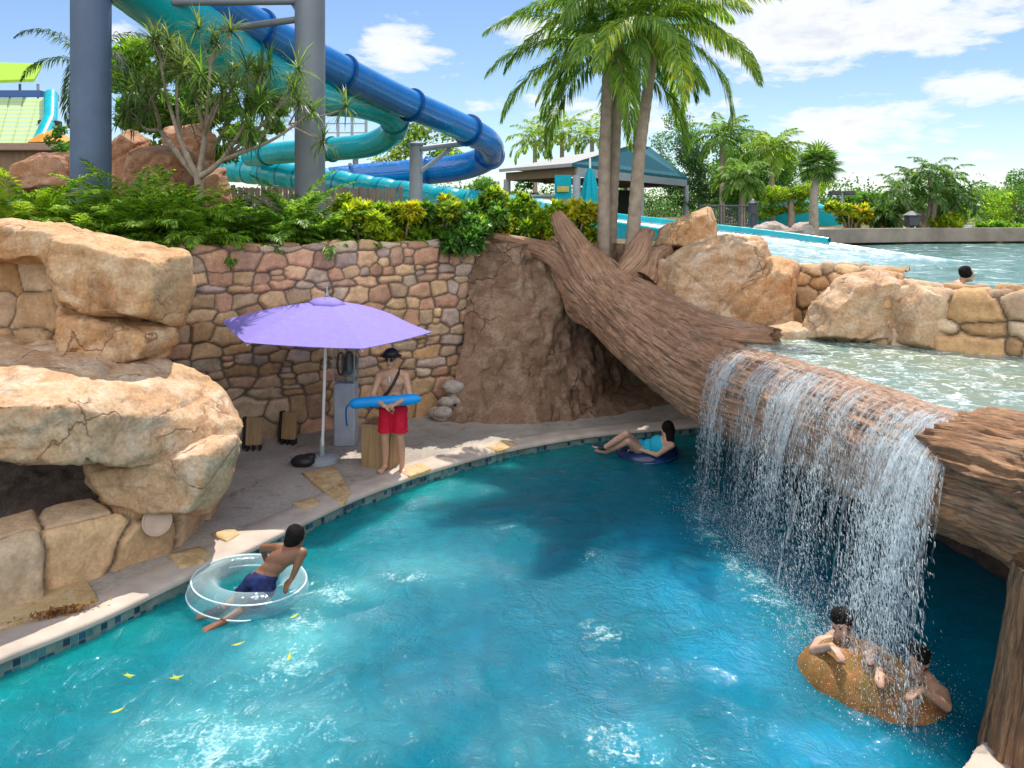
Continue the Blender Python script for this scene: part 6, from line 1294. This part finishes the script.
# ------------------------------------------------------------------ trees farther off
q = P(430, 200, 42); tree('broad_tree', 'pale far tree seen under the blue slide bend', (q.x, q.y, 2.8), P(420, 160, 42), .2, crown_px([(415, 140, 24, 22, 0), (440, 150, 22, 18, 0), (395, 160, 20, 18, 1), (460, 165, 20, 16, 1)], 42), .3, 2200, [(.14, .19, .09), (.18, .23, .10)] + LIMEG)
q = P(500, 205, 36); tree('broad_tree', 'dull green tree between the slides and the pavilion', (q.x, q.y, 2.8), P(500, 190, 36), .12, crown_px([(480, 190, 22, 18, 0), (520, 196, 22, 14, 0), (455, 196, 18, 12, 0)], 36), .22, 1800, GREEN)
for lab, px, py, Y, fl in [('far palm above the pavilion roof, leftmost of three', 535, 140, 56, 2.8), ('far palm above the pavilion roof, middle of three', 562, 132, 58, 3.0), ('far palm above the pavilion roof nearest the twin trunks', 592, 138, 56, 2.8)]:
    q = P(px, 205, Y); palm('palm_tree', lab, (q.x, q.y, 2.8), P(px, py, Y), .2, .15, 16, fl, PALMG + PALMY, ll=.8, lw=.09, nl=32, droop=1.6)
for lab, px, py, ptop, Y, cl, n, pal in [
        ('large mixed green tree behind the pavilion right end', 700, 215, 170, 46, [(690, 150, 26, 26, 0), (715, 160, 26, 30, -1), (680, 175, 20, 24, 0), (725, 185, 26, 22, 0), (705, 195, 30, 16, -1)], 3600, GREEN + BLUEG),
        ('tall green tree behind the lagoon rocks', 755, 215, 170, 38, [(750, 160, 24, 28, 0), (775, 155, 24, 24, .5), (760, 190, 30, 20, 0), (735, 175, 18, 26, 0), (790, 175, 18, 20, 0)], 3800, GREEN + LIMEG[2:]),
        ('yellow green tree left of the cabbage palm', 790, 216, 195, 31, [(785, 195, 26, 14, 0), (765, 200, 22, 13, 0), (800, 190, 14, 12, 0)], 2000, LIMEG + CROT[:2]),
        ('broad bright tree at the right edge of the photo', 1008, 236, 205, 30, [(1000, 205, 20, 18, 0), (1022, 195, 26, 22, 0), (1045, 205, 28, 26, 0), (1015, 222, 26, 14, 0), (990, 225, 16, 10, 0)], 3200, LIMEG + GREEN),
        ('far hazy green tree right of the floodlight pole', 862, 220, 200, 52, [(860, 200, 14, 10, 0), (875, 203, 12, 10, 0), (845, 206, 14, 8, 0)], 1300, GREEN)]:
    q = P(px, py, Y); tree('broad_tree', lab, (q.x, q.y, 2.8), P(px, ptop, Y), .18, crown_px([(x, y, rx * 1.15, ry * 1.1, dy) for x, y, rx, ry, dy in cl], Y), .0038 * Y, int(n * 5.2), pal)
for lab, px, py, Y, fl, pal in [('palm with arching fronds among the trees, left of the lamp post', 722, 138, 36, 1.9, PALMG), ('yellow green palm between the lamp post and cabbage palm', 772, 152, 33, 1.7, PALMY + PALMG), ('low fan of palm fronds behind the dark railing', 742, 180, 30, 1.4, PALMG)]:
    q = P(px, 212, Y); palm('palm_tree', lab, (q.x, q.y, 2.8), P(px, py, Y), .14, .1, 22, fl, pal, ll=.55, lw=.06, nl=46, droop=1.7)
# cabbage palm with a round head of fan leaves
q = P(814, 224, 22.6); cbt = P(819, 166, 22.7); e = empty('cabbage_palm', (q.x, q.y, 2.85), 'slim cabbage palm with a round head beside the lagoon', 'palm tree')
MB().tube(catmull([(q.x, q.y, 2.7), P(814, 195, 22.6), cbt], 20), np.linspace(.15, .09, 20), 12).build('trunk', M['palmbark'], e, True); L = Leaves()
for k in range(60):
    az, el = k * 2.39996, random.uniform(-.75, 1.45); d = V3((math.cos(el) * math.cos(az), math.cos(el) * math.sin(az), math.sin(el))); hub = cbt + d * random.uniform(.15, .45); tt_ = d
    L.add([[cbt, cbt + V3((.01, 0, .01)), hub + V3((.01, 0, .01)), hub]], pick(PALMG, 1)); x_ = d.cross(V3((0, 0, 1))).normalized(); y_ = x_.cross(d); nn_ = 17; a = np.linspace(-1.5, 1.5, nn_)
    dirs = unit(np.array(d)[None] * np.cos(a)[:, None] + np.array(x_)[None] * np.sin(a)[:, None] + np.array([0, 0, -.25])); tip = np.array(hub) + dirs * .48; md = np.array(hub) + dirs * .25; w_ = unit(np.cross(dirs, np.array(y_))) * .022
    L.add(np.stack([np.repeat(np.array(hub)[None], nn_, 0), md - w_, tip + np.array([0, 0, -.06]), md + w_], 1), pick(PALMG + BLUEG, nn_))
L.build('crown', M['leaf_soft'], e)
# clump of bushy palms
q = P(925, 236, 27); e = empty('palm_clump', (q.x, q.y, 2.85), 'dense clump of bushy palms with several stems at far right', 'palm clump'); L = Leaves()
for px, py in ((898, 190), (912, 178), (930, 172), (948, 178), (962, 195), (905, 205), (955, 205), (935, 195), (890, 212)):
    tp_ = P(px, py, 27 + random.uniform(-.8, .8)); MB().tube(catmull([(q.x + random.uniform(-.3, .3), q.y, 2.75), V3((q.x, q.y, 2.8)).lerp(tp_, .5) + V3((.1, 0, -.2)), tp_], 10), np.linspace(.12, .06, 10), 8).build('trunk', M['wood_branch'], e, True)
    for k in range(15): frond(L, tp_, k * 2.39996, -.5 + 1.9 * k / 15, random.uniform(.8, 1.1), 1.5, 22, .35, .05, BLUEG + GREEN + PALMG, .5)
L.build('crown', M['leaf_soft'], e)
croton('yellow and orange bush on the far lagoon bank', 850, 224, 28, 44, 30, 1300, CROT + [(.5, .2, .02)], .22); croton('green bush between the orange bush and the lantern', 880, 226, 28.5, 34, 28, 900, GREEN + LIMEG, .22)
croton('low bright green hedge plant at the foot of the right edge tree', 1000, 240, 27, 44, 20, 900, LIMEG, .2); croton('yellow plant beneath the palm clump', 948, 232, 26.5, 30, 22, 700, CROT, .2)
# distant belt of trees, one mass
L = Leaves()
for k in range(300):
    a = -1.15 + 2.3 * k / 300 + random.uniform(-.02, .02); d = random.uniform(75, 95); h = random.uniform(2.0, 4.4); clump(L, (math.sin(a) * d, math.cos(a) * d, 2.6 + h * .5), (2.6, 2.0, h * .55), 420, .30, GREEN + BLUEG, .6, .3)
for k in range(110):
    a = 1.2 + 3.9 * k / 110; d = 60; clump(L, (math.sin(a) * d, math.cos(a) * d, 5), (3, 3, 3), 60, 1.0, GREEN, .6, .3)
o = L.build('treeline', M['leaf_soft']); tag(o, 'distant belt of green trees along the horizon', 'trees', kind='stuff')

# ------------------------------------------------------------------ floating and fallen leaves
for i, (px, py) in enumerate([(129, 677), (176, 679), (238, 645), (289, 658), (294, 617), (117, 712)]):
    q = G(px, py, WZ + .035); mb = MB()
    for j in range(2 if i < 2 else 1):
        a = random.uniform(0, 6.28); l_, w_ = random.uniform(.09, .12), .028; x_, y_ = V3((math.cos(a), math.sin(a), 0)), V3((-math.sin(a), math.cos(a), 0)); pts = []
        for f in np.linspace(-1, 1, 7): pts += [q + x_ * l_ * .5 * f + y_ * w_ * (1 - f * f) * s_ + V3((0, 0, .012 * abs(s_) + .01 * f * f + .004 * j)) for s_ in (-.5, 0, .5)]
        mb.add(pts, [[r * 3 + c_, r * 3 + c_ + 1, r * 3 + c_ + 4, r * 3 + c_ + 3] for r in range(6) for c_ in range(2)])
    lf = mb.build('floating_leaf', m_plain('yellow_leaf', (.34, .40, .05), .6) if 'yl' not in M else M['yl'], None, True); M['yl'] = lf.data.materials[0]; sd_ = lf.modifiers.new('t', 'SOLIDIFY'); sd_.thickness = .003
    tag(lf, 'yellow green fallen leaf floating on the pool near the left edge', 'leaf', 'floating yellow leaves')
q = G(62, 613, .045); N = 240; k_ = RNG.normal(0, 1, N); ctr = np.c_[q.x + k_ * .10, q.y + k_ * .05 + RNG.normal(0, .022, N), .042 + .05 * RNG.random(N)]
nrm = unit(RNG.normal(0, 1, (N, 3)) + [0, 0, .7]); a = unit(np.cross(nrm, RNG.normal(0, 1, (N, 3)))); b = np.cross(nrm, a); L = Leaves(); L.add(np.stack([ctr - a * .025, ctr + b * .012, ctr + a * .025, ctr - b * .012], 1), pick([(.36, .19, .07), (.28, .13, .05), (.42, .26, .12)], N))
o = L.build('leaf_litter', M['leaf']); tag(o, 'small heap of dry brown leaves on the sunlit coping', 'dry leaves', kind='stuff')
